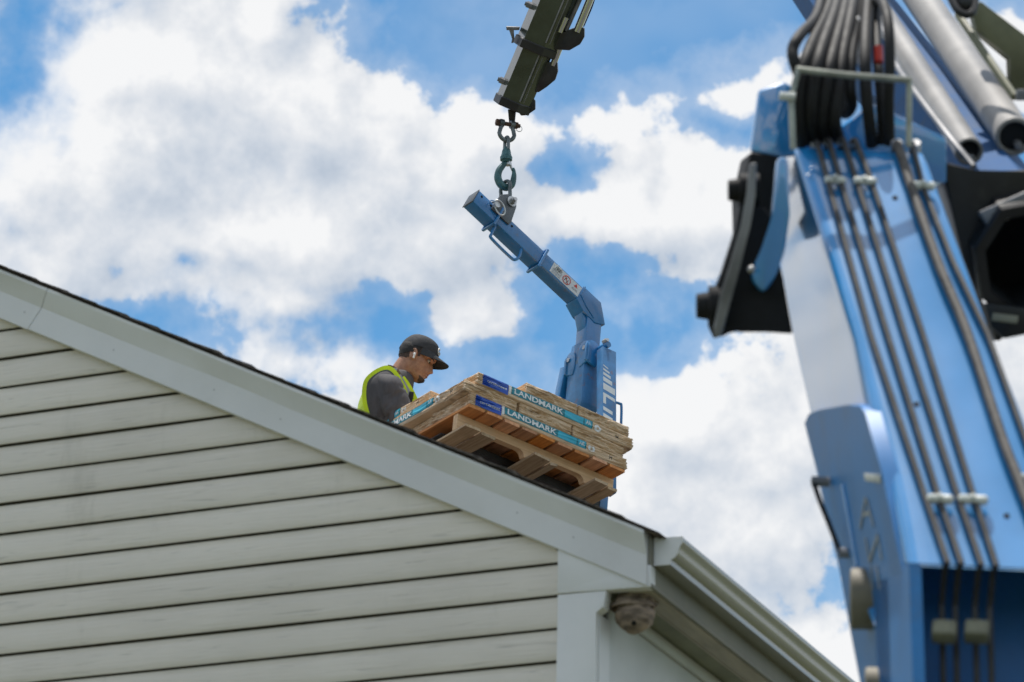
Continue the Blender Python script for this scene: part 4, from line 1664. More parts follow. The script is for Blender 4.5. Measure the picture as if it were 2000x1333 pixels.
for x, y, hf in ((1631, 365, 0.021), (1689, 367, 0.024), (1803, 376, 0.024), (1836, 988, 0.024), (1900, 989, 0.028), (2008, 948, 0.024)):
    clamp(x, y, hf)
for x in (1862, 1927):
    c = fp(x, 1236, 0.0)+inw*0.115
    mb = MB()
    mb.box(c, (0.055, 0.04, 0.045), Matrix((wd, FN, wd.cross(FN))).transposed(), 0.008)
    mb.obj('pipe_clamp', material('shaded_clamp', (0.16, 0.16, 0.11), 0.6, var=0.15, vscale=30.0), column)  # darker copy of the clamp colour, the recess shade put into the paint
for x, y in ((1748, 387), (1966, 1008), (1790, 790)):
    c = fp(x, y, 0.0)
    mb = MB()
    mb.cyl(c-FN*0.002, c+FN*0.002, 0.007, n=14)
    mb.obj('bolt_hole', M_HOLE, boom)


# --- knuckle, ear and upper plate at the left of the boom head
def slab(name, pts, d, t, mat, parent, bev=0.004, dgrad=0.0):
    """a plate whose outline was read off the photograph, standing at its own distance, t thick"""
    mb = MB()
    y0 = pts[0][1]
    a = [mb._v(at(x, y, d+dgrad*(y-y0)/100.0)) for x, y in pts]
    b = [mb._v(at(x, y, d+dgrad*(y-y0)/100.0)+CF*t) for x, y in pts]
    fs = [mb.face(a), mb.face(b[::-1])]
    n = len(pts)
    for i in range(n):
        fs.append(mb.face((a[i], a[(i+1) % n], b[(i+1) % n], b[i])))
    if bev:
        bmesh.ops.bevel(mb.bm, geom=list({e for f in fs if f for e in f.edges}), offset=bev, segments=2, profile=0.5, affect='EDGES', clamp_overlap=True)
    return mb.obj(name, mat, parent, ang=40)


M_KN = material('knuckle_black', (0.012, 0.012, 0.014), 0.75, var=0.25, vscale=8.0, spec=0.25, dirt=(0.03, 0.028, 0.025), dscale=6.0)
kn = slab('knuckle', [(1446, 400), (1490, 404), (1520, 440), (1516, 500), (1530, 545), (1549, 652), (1500, 649), (1470, 646), (1452, 650), (1438, 645), (1424, 651), (1410, 655), (1398, 662), (1386, 636), (1390, 585), (1412, 530), (1436, 455)], 8.78, 0.10, M_KN, crane)  # black slab fills in the shaded void beside the knuckle as well
slab('knuckle_link', [(1466, 298), (1528, 308), (1534, 430), (1512, 470), (1450, 460), (1448, 380)], 9.22, 0.40, M_KN, kn)
slab('knuckle_edge_glint', [(1464, 320), (1478, 318), (1476, 380), (1466, 440), (1446, 520), (1424, 600), (1410, 656), (1398, 662), (1394, 640), (1406, 580), (1428, 510), (1448, 440), (1458, 380)], 8.74, 0.02, M_CR_EDGE, kn, bev=0.004)  # grey strip put in as the highlight along the knuckle plate's edge
for x, y, r, l in ((1400, 598, 0.050, 0.05), (1458, 372, 0.042, 0.045), (1492, 505, 0.03, 0.03)):
    c = at(x, y, 8.80)
    mb = MB()
    lathe(mb, c, -CR, [(-0.03, r), (l*0.4, r), (l*0.42, r*0.7), (l, r*0.6)], 24)
    mb.obj('pivot_boss', M_KN, kn)
mb = MB()
mb.ball(at(1468, 527, 8.66), 0.010, 12, 8)
mb.obj('grease_nipple', M_STEEL, kn)
slab('boom_ear', [(1519, 306), (1540, 308), (1543, 420), (1534, 490), (1514, 545), (1492, 574), (1474, 556), (1466, 534), (1482, 522), (1497, 488), (1509, 420)], 8.72, 0.08, M_CR, boom, bev=0.014)
slab('head_plate', [(1482, 176), (1532, 160), (1556, 175), (1560, 302), (1528, 308), (1466, 296)], 9.30, 0.05, M_CR, crane, bev=0.008, dgrad=-0.05)
slab('head_block', [(1560, 240), (1640, 262), (1700, 200), (1850, 270), (1850, 360), (1560, 320)], 9.42, 0.25, M_CR, crane, bev=0.01)
mb = MB()
mb.tube([at(1560, 135, 9.02), at(1545, 190, 9.0), at(1549, 292, 8.98)], 0.0085, 8)
mb.tube([at(1556, 136, 9.02), at(1650, 147, 9.0), at(1778, 157, 9.02)], 0.0095, 8)
mb.tube([at(1776, 156, 9.02), at(1775, 288, 9.0)], 0.008, 8)
mb.obj('hose_guide', M_CLAMP if False else material('guide_rod', (0.32, 0.33, 0.29), 0.4, metal=0.5, var=0.15, vscale=12.0), crane)
mb = MB()
mb.cyl(at(1522, 188, 8.99), at(1553, 190, 8.99), 0.011, n=10)
mb.obj('guide_clip', M_CLAMP, crane)
# hoses looping down over the head
HOSES = [([(1640, -60, 10.0), (1618, 20, 9.5), (1585, 90, 9.15), (1566, 150, 9.06), (1560, 220, 9.05), (1566, 284, 9.10)], .017),
         ([(1652, -60, 9.9), (1632, 20, 9.4), (1604, 100, 9.12), (1590, 160, 9.05), (1584, 225, 9.05), (1588, 280, 9.12)], .017),
         ([(1664, -60, 9.9), (1650, 20, 9.4), (1626, 110, 9.12), (1612, 170, 9.06), (1606, 230, 9.06), (1612, 276, 9.12)], .017),
         ([(1676, -60, 9.9), (1664, 20, 9.4), (1646, 110, 9.14), (1636, 180, 9.07), (1630, 235, 9.06), (1638, 274, 9.12)], .017),
         ([(1688, -60, 9.9), (1676, 20, 9.45), (1664, 100, 9.18), (1660, 170, 9.1), (1664, 205, 9.12), (1652, 222, 9.16), (1644, 205, 9.2), (1652, 120, 9.3)], .015),
         ([(1700, -60, 9.8), (1694, 20, 9.4), (1690, 100, 9.14), (1692, 180, 9.08), (1698, 240, 9.08), (1703, 284, 9.12)], .016),
         ([(1704, 40, 9.7), (1708, 4, 9.5), (1722, 2, 9.3), (1734, 40, 9.15), (1738, 120, 9.08), (1736, 200, 9.07), (1738, 284, 9.10)], .014),
         ([(1610, -40, 9.8), (1596, 30, 9.4), (1562, 70, 9.15), (1548, 100, 9.1), (1556, 135, 9.08), (1570, 170, 9.12), (1578, 284, 9.14)], .015),
         ([(1720, -60, 9.9), (1712, 20, 9.5), (1714, 110, 9.2), (1720, 200, 9.12), (1724, 284, 9.12)], .013),
         ([(1656, -60, 10.0), (1640, 20, 9.6), (1600, 100, 9.3), (1578, 160, 9.2), (1572, 230, 9.2), (1578, 284, 9.2)], .017),
         ([(1690, -60, 10.0), (1680, 20, 9.6), (1630, 130, 9.3), (1620, 200, 9.2), (1622, 270, 9.2)], .016)]
for pts, r in HOSES:
    mb = MB()
    mb.tube(spline([at(*p) for p in pts], 6), r, 12)
    mb.obj('hose', M_HOSE, crane)
mb = MB()
mb.cyl(at(1716, 92, 9.16), at(1717, 122, 9.14), 0.011, n=10)
mb.obj('red_cap', M_RED, crane)
mb = MB()
mb.cyl(at(1676, 40, 9.35), at(1668, 130, 9.22), 0.014, n=12)
mb.obj('steel_sleeve', M_STEEL, crane)

# --- outer boom: hexagonal tube seen from its open rear end, running away up to the left
OB0 = at(2012, 512, 9.40)
OE = at(1291, -493, 19.3)
oax = (OE-OB0).normalized()
ow = (-CF+oax*CF.dot(oax)).normalized()             # across the boom, towards the camera
os_ = oax.cross(ow).normalized()
if os_.dot(CR) < 0: os_ = -os_


def hexring(c, r, ry, w, s, rot=0.0, n=6, ph=0.5):
    return [c+s*(r*math.cos(2*PI*(k+ph)/n+rot))+w*(ry*math.sin(2*PI*(k+ph)/n+rot)) for k in range(n)]


mb = MB()
rr = 0.155
oct_ = lambda c, r: hexring(c, r, r*1.15, ow, os_, 0.0, 8, 0.5)
mb.loft([oct_(OB0+oax*0.30, rr*0.80), oct_(OB0+oax*0.28, rr*0.80), oct_(OB0, rr*0.80), oct_(OB0-oax*0.012, rr*0.84), oct_(OB0-oax*0.012, rr*0.97), oct_(OB0, rr), oct_(OB0+oax*0.16, rr), oct_(OB0+oax*0.17, rr*0.93), oct_(OE, rr*0.93)], caps=True)
M_OB = material('outer_boom_paint', (0.02, 0.09, 0.24), 0.7, var=0.1, vscale=5.0, spec=0.2, dirt=(0.10, 0.11, 0.12), dscale=5.0, damount=0.6)
oboom = mb.obj('outer_boom', M_OB, crane, ang=25)
mb = MB()
mb.loft([oct_(OB0-oax*0.010, rr*0.79), oct_(OB0+oax*0.25, rr*0.78)], caps=False)
mb.face([mb._v(p) for p in oct_(OB0+oax*0.25, rr*0.78)])
mb.obj('tube_mouth', M_HOLE, oboom)
mb = MB()
mb.loft([oct_(OB0-oax*0.014, rr*0.80), oct_(OB0-oax*0.016, rr*0.97), oct_(OB0-oax*0.004, rr*1.012), oct_(OB0+oax*0.17, rr*1.012)], caps=False)
mb.obj('mouth_rim', M_CR_BLACK, oboom, ang=25)
slab('rim_plate', [(1912, 414), (2030, 362), (2036, 400), (1932, 446)], 9.36, 0.05, M_CR_EDGE, oboom, bev=0.006)
slab('housing', [(1836, 312), (1905, 338), (2040, 330), (2040, 372), (1912, 420), (1900, 460), (1905, 560), (1930, 640), (1960, 662), (1948, 668), (1880, 500)], 9.44, 0.20, M_CR_BLACK, oboom, bev=0.008)
slab('boom_foot', [(1922, 592), (2040, 606), (2040, 646), (1962, 662), (1936, 640)], 9.40, 0.12, M_CR_BLACK, oboom, bev=0.006)
mb = MB()
mb.span(at(1938, 619, 9.37), at(1988, 625, 9.36), 0.018, 0.02, CU, 0.002)
mb.obj('marker_tag', material('beige_tag', (0.30, 0.28, 0.20), 0.6), oboom)


def ram(name, pts, r, parent):
    P = [at(*p) for p in pts]
    ax_ = (P[2]-P[0]).normalized()
    L = (P[2]-P[0]).length
    mb = MB()
    lathe(mb, P[0], ax_, [(0.16, r*0.80), (0.004, r*0.80), (0.0, r*0.88), (0.002, r*1.04), (0.03, r*1.04), (0.033, r), (L, r)], 32)
    o = mb.obj(name, M_CYL, parent, ang=40)
    mb = MB()
    lathe(mb, P[0], ax_, [(0.13, r*0.6), (0.02, r*0.79), (0.019, r*0.5)], 28)
    mb.obj('cylinder_bore', M_HOLE, o)
    mb = MB()
    lathe(mb, P[0]-CU*r*0.45+CR*r*0.2, ax_, [(0.03, r*0.22), (-0.006, r*0.22), (-0.008, r*0.1)], 10)
    mb.obj('port_fitting', M_CR_EDGE, o)
    return o


ram('extension_cylinder', [(1893, 297, 9.65), (1745, 66, 10.95), (1640, -100, 12.2)], 0.037, oboom)
ram('extension_cylinder', [(1982, 268, 9.9), (1822, 34, 11.3), (1732, -100, 12.3)], 0.052, oboom)
mb = MB()
mb.tube(spline([at(*p) for p in ((1722, 50, 11.0), (1750, 125, 10.4), (1782, 172, 10.0), (1850, 262, 9.6), (1902, 326, 9.45))], 5), 0.0085, 8)
mb.obj('return_pipe', M_CR_EDGE, oboom)
slab('frame_bracket', [(1898, 22), (1915, 2), (2060, 112), (2060, 150), (2012, 108), (2008, 190), (1972, 188), (1976, 112), (1908, 62)], 10.4, 0.08, M_OLIVE, oboom, bev=0.005)
mb = MB()
mb.tube([at(1872, 30, 10.3), at(1925, 108, 10.1), (at(1982, 190, 9.95))], 0.012, 8)
mb.obj('frame_strut', M_OLIVE, oboom)
mb = MB()
mb.ball(at(1884, 8, 10.2), 0.035, 16, 10, (1, 1, 1.2))
mb.tube(spline([at(1850, -20, 10.2), at(1872, 22, 10.15), at(1898, 26, 10.15), at(1906, -10, 10.2)], 5), 0.012, 8)
mb.obj('swivel_fitting', M_CR_BLACK, oboom)
mb = MB()
mb.span(at(1985, 186, 9.9), at(2060, 186, 9.9), 0.02, 0.03, CU, 0.002)
mb.obj('guide_bar', M_CR_EDGE, oboom)

# --- fly jib from the elbow (above the picture) down to the boom tip
TIP = PINU+ZV*0.105+CR*0.022
jax = (OE-TIP).normalized()
jw = (-CF+jax*CF.dot(jax)).normalized()
js = jax.cross(jw).normalized()
if js.dot(CR) < 0: js = -js
JROT = 0.16


def jring(d, r):
    return hexring(TIP+jax*d, r, r*1.05, jw, js, JROT, 6, 0.0)


def jp(px, py, off=0.0):
    """point in the jib's own plane (facing the camera) seen at a pixel; off towards the camera"""
    d = at(px, py, 1.0)-CPOS
    return CPOS+d*((TIP-CPOS).dot(jw)/d.dot(jw))+jw*off


def tube_stage(name, d0, d1, r, parent):
    mb = MB()
    mb.loft([jring(d0, r), jring(d1, r)])
    o = mb.obj(name, M_JIB, parent, smooth=False)
    return o


jib = tube_stage('fly_jib', 3.0, (OE-TIP).length, 0.150, crane)


def dist(px, py):
    return (jp(px, py)-TIP).dot(jax)


dA = dist(1060, 98)
tube_stage('jib_stage', 0.02, dA+0.5, 0.100, jib)
tube_stage('jib_stage', dA, 3.2, 0.120, jib)
for d, r in ((0.0, 0.108), (dA-0.015, 0.131)):
    mb = MB()
    mb.loft([jring(d-0.01, r*0.97), jring(d-0.004, r), jring(d+0.035, r), jring(d+0.04, r*0.96)])
    mb.obj('stage_flange', M_CR_BLACK, jib, smooth=False)
for px0, py0, px1, py1 in ((1100, 0, 1022, 175), (1062, 0, 995, 150)):
    pass
# weld ridge lines along the lower edge
for d0, d1, r in ((0.05, dA-0.02, 0.098), (dA+0.05, 3.1, 0.120)):
    mb = MB()
    k = hexring(TIP, r, r*1.05, jw, js, JROT, 6, 0.0)
    kk = max(range(6), key=lambda i: (k[i]-TIP).dot(jw)+0.4*(k[i]-TIP).dot(js))
    e0 = hexring(TIP+jax*d0, r, r*1.05, jw, js, JROT, 6, 0.0)[kk]
    e1 = hexring(TIP+jax*d1, r, r*1.05, jw, js, JROT, 6, 0.0)[kk]
    mb.tube([e0, e1], 0.0045, 6)
    mb.obj('weld_ridge', M_CR_EDGE, jib)
    mb = MB()
    mb.tube([e0+js*0.022-jw*0.010, e1+js*0.022-jw*0.010], 0.0025, 6)
    mb.obj('weld_ridge', M_CR_EDGE, jib)


def jslab(name, pts, off, t, mat, bev=0.003):
    mb = MB()
    a = [mb._v(jp(x, y, off)) for x, y in pts]
    b = [mb._v(jp(x, y, off)-jw*t) for x, y in pts]
    n = len(pts)
    fs = [mb.face(a), mb.face(b[::-1])]
    for i in range(n):
        fs.append(mb.face((a[i], a[(i+1) % n], b[(i+1) % n], b[i])))
    bmesh.ops.bevel(mb.bm, geom=list({e for f in fs if f for e in f.edges}), offset=bev, segments=2, profile=0.5, affect='EDGES', clamp_overlap=True)
    return mb.obj(name, mat, jib, ang=40)


M_BRK = material('jib_bracket_black', (0.018, 0.019, 0.021), 0.4, var=0.2, vscale=12.0, coat=0.2, dirt=(0.05, 0.05, 0.05), dscale=9.0)
jslab('tip_plate', [(1012, 218), (1030, 200), (1040, 190), (1046, 197), (1046, 214), (1030, 225), (1018, 226)], 0.02, 0.03, M_BRK)
jslab('tip_lug', [(992, 214), (1008, 216), (1005, 246), (995, 246)], 0.015, 0.03, M_BRK)
jslab('cylinder_bracket', [(1040, 180), (1044, 160), (1058, 122), (1066, 117), (1074, 124), (1082, 117), (1089, 122), (1090, 140), (1085, 156), (1068, 170), (1053, 180)], 0.03, 0.07, M_BRK)
jslab('cylinder_bracket', [(1055, 94), (1068, 74), (1090, 58), (1102, 64), (1112, 58), (1134, 50), (1142, 56), (1142, 72), (1134, 86), (1113, 98), (1080, 96)], 0.05, 0.08, M_BRK)
mb = MB()
mb.tube([jp(1080, 128, 0.015), jp(1094, 92, 0.02)], 0.0185, 16)
mb.obj('chrome_rod', M_CHROME, jib)
mb = MB()
mb.tube([jp(1127, 62, 0.04), jp(1158, -14, 0.04)], 0.021, 16)
mb.obj('chrome_rod', M_CHROME, jib)
mb = MB()
mb.tube([jp(1094, 62, 0.07), jp(1106, 33, 0.07)], 0.018, 12)
mb.obj('guide_tube', M_CHROME, jib)
mb = MB()
mb.tube([jp(1106, 60, 0.03), jp(1146, -30, 0.03)], 0.012, 12)
mb.obj('guide_tube', M_CR_EDGE, jib)
jslab('rod_housing', [(1100, 36), (1118, 20), (1134, -12), (1112, -12), (1104, 10)], 0.03, 0.05, M_BRK)
for pts, r in (([(1139, 52), (1146, 36), (1156, 12), (1164, -14)], 0.006), ([(1134, 50), (1142, 30), (1154, 4), (1158, -14)], 0.006)):
    mb = MB()
    mb.tube(spline([jp(x, y, 0.0) for x, y in pts], 4), r, 8)
    mb.obj('hose', M_HOSE, jib)
for x, y in ((1027, 12), (975, 160)):
    rr_ = 0.098 if y > 100 else 0.120
    c = TIP+jax*dist(x+30, y+8)-js*(rr_*0.97)
    mb = MB()
    mb.cyl(c+js*0.01, c-js*0.022, 0.018, n=6)
    mb.cyl(c-js*0.020, c-js*0.032, 0.012, n=10)
    mb.obj('side_bolt', M_CR_EDGE, jib)
jslab('camera_bracket', [(989, 52), (1015, 53), (1014, 59), (990, 59)], 0.03, 0.07, M_CR_EDGE, 0.001)
jslab('camera_bracket', [(995, 59), (1004, 59), (1005, 74), (1003, 84), (999, 84), (1001, 76)], 0.03, 0.015, M_CR_EDGE, 0.001)

# ------------------------------------------------------------------ the worker
# local frame: x forward (to the load), y to the left of the body, z up; the origin is the middle of the head
M_SKIN = bpy.data.materials.new('skin')
M_SKIN.use_nodes = True
_t = NT(M_SKIN.node_tree)
_b = M_SKIN.node_tree.nodes['Principled BSDF']
_tc = _t.new('ShaderNodeTexCoord').outputs['Object']
_n = _t.noise(_tc, 40.0, 4.0, 0.6)
_c = _t.mix(_t.smooth(_n, 0.3, 0.7), (0.29, 0.135, 0.077), (0.40, 0.20, 0.118))
_c = _t.mix(_t.math('MULTIPLY', _t.smooth(_t.noise(_tc, 110.0, 3.0, 0.6), 0.6, 0.75), 0.35), _c, (0.16, 0.07, 0.045))
_t.put(_b.inputs['Base Color'], _c)
_b.inputs['Roughness'].default_value = 0.42
_b.inputs['Subsurface Weight'].default_value = 0.08
_b.inputs['Subsurface Radius'].default_value = (0.02, 0.008, 0.004)
_bp = _t.new('ShaderNodeBump')
_bp.inputs['Distance'].default_value = 0.0006
_t.put(_bp.inputs['Height'], _t.noise(_tc, 300.0, 3.0, 0.6))
_t.l.new(_bp.outputs[0], _b.inputs['Normal'])
M_SHIRT = material('grey_polo_knit', (0.075, 0.070, 0.075), 0.85, var=0.10, vscale=30.0, bump=0.0015, bscale=14.0, stretch=(1, 1, 0.35))
M_CAP = material('charcoal_cap', (0.033, 0.034, 0.038), 0.85, var=0.12, vscale=60.0, bump=0.0006, bscale=400.0)
M_HAIR = material('black_hair', (0.012, 0.010, 0.009), 0.7, var=0.3, vscale=150.0, bump=0.001, bscale=400.0)
M_STUBBLE = material('shaved_hair', (0.06, 0.035, 0.026), 0.75, var=0.25, vscale=200.0, bump=0.0005, bscale=600.0)
M_VEST = material('hi_vis_yellow', (0.62, 0.80, 0.01), 0.7, var=0.06, vscale=10.0, bump=0.001, bscale=18.0)
M_VEST.node_tree.nodes['Principled BSDF'].inputs['Sheen Weight'].default_value = 0.2
M_REFL = material('reflective_grey_tape', (0.33, 0.34, 0.36), 0.5, var=0.06, vscale=12.0, bump=0.0008, bscale=20.0)
M_TROUSER = material('work_trousers', (0.06, 0.06, 0.065), 0.9, var=0.12, vscale=12.0)
M_BOOT = material('work_boots', (0.16, 0.09, 0.045), 0.7, var=0.15, vscale=12.0)
M_STRAP = material('brown_strap', (0.15, 0.095, 0.055), 0.75, var=0.2, vscale=40.0)
M_EYEW = material('eye_white', (0.34, 0.29, 0.26), 0.3, var=0.02)
M_LIP = material('lips', (0.26, 0.10, 0.075), 0.45, var=0.1, vscale=60.0)
M_BUD = material('earbud_white', (0.78, 0.78, 0.77), 0.25, var=0.02)

HD = 19.1
HEAD = at(814, 702, HD)
fdir = (CR*1.0+CF*0.10)
fdir.z = 0
fdir.normalize()
ldir_ = Vector((0, 0, 1)).cross(fdir)
PM = frame(HEAD, fdir, ldir_, Vector((0, 0, 1)))
ROOFZ = rake_z(HEAD.x-0.1, 0.382)+0.215                    # roof surface under the worker
FLOOR = ROOFZ-HEAD.z                                       # the same in the local frame
person = thing('person', 'man in black cap and yellow hi-vis vest working behind the bundles on the roof', 'person', frame(HEAD+Vector((0, 0, FLOOR))-fdir*0.22, fdir, ldir_, Vector((0, 0, 1))))


def pl(px, py, y):
    """point of the local frame on the plane y that shows at a pixel"""
    mi = PM.inverted()
    o = mi @ CPOS
    d_ = (mi @ at(px, py, 1.0))-o
    return o+d_*((y-o.y)/d_.y)


def pmb():
    return MB(PM)


TILT = R(24)                                               # head bowed
HROT = Matrix.Rotation(TILT, 4, 'Y') @ Matrix.Rotation(R(-7), 4, 'Z')


def H(x, y, z):
    return (HROT @ Vector((x, y, z)))


def interp(tab, z):
    if z <= tab[0][0]: return tab[0][1]
    for (a, va), (b, vb) in zip(tab, tab[1:]):
        if z <= b:
            t = (z-a)/(b-a)
            t = t*t*(3-2*t)*0.5+t*0.5
            return va+(vb-va)*t
    return tab[-1][1]


FRONT = [(-.122, .055), (-.116, .076), (-.104, .089), (-.092, .090), (-.084, .085), (-.076, .093), (-.068, .096), (-.062, .092), (-.055, .097), (-.045, .092), (-.03, .090), (-.01, .088), (.008, .085), (.022, .092), (.035, .097), (.05, .097), (.07, .089), (.09, .068), (.105, .038), (.115, .0)]
BACK = [(-.122, .02), (-.11, -.01), (-.095, -.045), (-.075, -.068), (-.05, -.080), (-.02, -.094), (.01, -.102), (.04, -.104), (.07, -.092), (.09, -.068), (.105, -.036), (.115, .0)]
WIDE = [(-.122, .012), (-.116, .026), (-.105, .040), (-.09, .050), (-.07, .058), (-.045, .064), (-.02, .069), (.0, .0725), (.03, .0765), (.06, .074), (.085, .060), (.105, .034), (.115, .0)]


def head_surf(th, z, grow=0.0):
    """th = 0 at the nose, counterclockwise"""
    f, b, w = interp(FRONT, z)+grow, interp(BACK, z)-grow, interp(WIDE, z)+grow
    c, s = math.cos(th), math.sin(th)
    e = 0.86
    cc = math.copysign(abs(c)**e, c)
    ss = math.copysign(abs(s)**e, s)
    cx = (f+b)/2
    hx = (f-b)/2
    # the face is narrower than the back of the head
    x = cx+hx*cc
    y = w*ss*(1-0.16*max(0, c)**2)
    if grow == 0:
        # nose
        if -0.052 < z < 0.024:
            t = (0.024-z)/0.076
            prof = (t**1.25)*0.030 if z > -0.036 else 0.030*((z+0.052)/0.016)**0.6*0.85
            wd = 0.006+0.0085*min(1, t*1.2)
            x += 1.15*prof*math.exp(-(y/wd)**2) if c > 0 else 0
        for sg in (-1, 1):
            x -= 0.013*math.exp(-((y-sg*0.031)/0.016)**2-((z-0.006)/0.012)**2) if c > 0 else 0      # eye socket
            x += 0.005*math.exp(-((y-sg*0.030)/0.022)**2-((z-0.028)/0.007)**2) if c > 0 else 0      # brow
            y += sg*0.005*math.exp(-((x-0.055)/0.02)**2-((z+0.022)/0.018)**2) if c > 0 and s*sg > 0.2 else 0   # cheekbone
        x -= 0.004*math.exp(-(y/0.022)**2-((z+0.0655)/0.0026)**2) if c > 0 else 0                    # mouth line
    return x, y, z


bodym = pmb()
rings = []
NZ = 64
for i in range(NZ+1):
    z = -0.1215+0.236*i/NZ
    rings.append([H(*head_surf(2*PI*k/64, z)) for k in range(64)])
bodym.loft(rings)
# ears
for sg in (-1, 1):
    for k, (rx, rz, ry) in enumerate(((0.019, 0.031, 0.010),)):
        c = H(-0.010, sg*0.074, -0.006)
        rot = (HROT.to_3x3() @ Matrix.Rotation(R(-14), 3, 'Y') @ Matrix.Rotation(R(sg*22), 3, 'Z'))
        bodym.ball(c, 1.0, 20, 12, (rx, ry*0.6, rz), rot)
        pts = [c+rot @ Vector((rx*0.92*math.cos(a), sg*0.0055, rz*0.92*math.sin(a))) for a in [R(-60)+R(300)*q/16 for q in range(17)]]
        bodym.tube(pts, 0.0042, 8)


def limb(pts, rads, n=20, fl=1.0):
    """tapered tube through joints with smooth bends"""
    P = spline(pts, 6)
    rr = []
    m = len(pts)-1
    for i in range(len(P)):
        f = i/(len(P)-1)*m
        a = min(int(f), m-1)
        t = f-a
        t = t*t*(3-2*t)
        rr.append(rads[a]*(1-t)+rads[a+1]*t)
    bodym.tube(P, rr, n)


Vv = Vector
NECK0, NECKB = H(-0.030, 0, -0.055), Vv((-0.100, 0, -0.135))
SHC = Vv((-0.160, 0, -0.205))                              # between the shoulders
PEL = Vv((-0.215, 0, -0.68))
limb([H(-0.020, 0, -0.01), NECK0, (NECK0+NECKB)/2+Vv((-0.012, 0, -0.004)), NECKB, SHC], [0.066, 0.062, 0.057, 0.058, 0.070], 24)
# trunk
trunk = [(0.0, .075, .10), (-.04, .105, .165), (-.10, .120, .185), (-.20, .125, .180), (-.32, .112, .165), (-.42, .115, .165), (-.50, .120, .172), (-.56, .10, .15)]


def trunk_ring(dz, rx, ry, n=32, grow=0.0):
    f = -dz/0.56
    c = SHC+(PEL-SHC)*f+Vv((0, 0, 0.03))
    return [c+Vv(((rx+grow)*math.cos(2*PI*k/n), (ry+grow)*math.sin(2*PI*k/n), 0)) for k in range(n)]


bodym.loft([trunk_ring(*t) for t in trunk])
SHO = {s: SHC+Vv((0.002, s*0.180, -0.040)) for s in (-1, 1)}
ELB = {-1: Vv((-0.075, -0.235, -0.455)), 1: Vv((-0.04, 0.245, -0.44))}
WRI = {-1: Vv((0.165, -0.175, -0.375)), 1: Vv((0.19, 0.17, -0.37))}
for s in (-1, 1):
    limb([SHO[s]+Vv((0, -s*0.06, 0)), SHO[s], (SHO[s]+ELB[s])/2, ELB[s], (ELB[s]*0.55+WRI[s]*0.45), WRI[s]], [0.060, 0.062, 0.052, 0.043, 0.043, 0.029], 18)
    # hand with five bent fingers resting on the bundle
    d = (WRI[s]-ELB[s]).normalized()
    side = Vv((0, 0, 1)).cross(d).normalized()
    upn = d.cross(side)
    pc = WRI[s]+d*0.05
    prof = []
    for q in range(9):
        f = q/8
        c = WRI[s]+d*(0.005+0.095*f)
        w = 0.026+0.016*math.sin(min(1, f*1.3)*PI/2)
        t = 0.019-0.004*f
        prof.append([c+side*(w*math.cos(a))+upn*(t*math.sin(a)) for a in [2*PI*k/16 for k in range(16)]])
    bodym.loft(prof)
    for k, (off, ln) in enumerate(((-0.031, .064), (-0.0105, .078), (0.0105, .082), (0.031, .074))):
        b0 = WRI[s]+d*0.085+side*(off*-s)
        p1 = WRI[s]+d*0.104+side*(off*-s*1.05)+upn*0.002
        p2 = p1+d*(ln*0.42)+upn*(-0.006)+side*(off*-s*0.10)
        p3 = p2+(d*0.80-upn*0.60)*(ln*0.32)
        p4 = p3+(d*0.45-upn*0.89)*(ln*0.26)
        bodym.tube([b0, p1, p2, p3, p4], [0.010, 0.0098, 0.0090, 0.0082, 0.0068], 12)
    tb = WRI[s]+d*0.022+side*(0.022*s)
    t1 = tb+d*0.030+side*(0.030*s)-upn*0.006
    t2 = t1+d*0.030+side*(0.012*s)-upn*0.008
    t3 = t2+d*0.024-upn*0.010
    bodym.tube([tb, t1, t2, t3], [0.014, 0.0125, 0.0105, 0.0085], 12)
# legs: kneeling on the right knee, left foot planted
HIP = {s: PEL+Vv((0, s*0.095, 0.02)) for s in (-1, 1)}
kr = Vv((0.03, -0.12, FLOOR+0.075))
ar = Vv((-0.40, -0.12, FLOOR+0.085))
kl = Vv((0.17, 0.14, FLOOR+0.50 if FLOOR < -1.0 else PEL.z+0.02))
al = Vv((0.06, 0.14, FLOOR+0.10))
limb([HIP[-1], (HIP[-1]+kr)/2+Vv((0.02, 0, 0)), kr, (kr+ar)/2, ar], [0.085, 0.078, 0.058, 0.055, 0.038], 18)
limb([HIP[1], (HIP[1]+kl)/2, kl, (kl+al)/2, al], [0.085, 0.078, 0.057, 0.055, 0.038], 18)
bodym.span(ar+Vv((0.0, 0, -0.02)), ar+Vv((-0.05, 0, -0.02)), 0.07, 0.06)
bodym.span(al+Vv((-0.05, 0, -0.05)), al+Vv((0.17, 0, -0.055)), 0.08, 0.055)
# one continuous skin: voxel remesh, then smooth
me = bodym.mesh('body', WM[person].inverted())
tmp = bpy.data.objects.new('tmp_body', me)
COL.objects.link(tmp)
rm = tmp.modifiers.new('remesh', 'REMESH')
rm.mode = 'VOXEL'
rm.voxel_size = 0.0042
sm = tmp.modifiers.new('smooth', 'SMOOTH')
sm.factor = 0.5
sm.iterations = 3
bpy.context.view_layer.update()
dg = bpy.context.evaluated_depsgraph_get()
bme = bpy.data.meshes.new_from_object(tmp.evaluated_get(dg))
bpy.data.objects.remove(tmp)
bme.shade_smooth()
bme.materials.clear()
body = link('body', bme, M_SKIN, person)

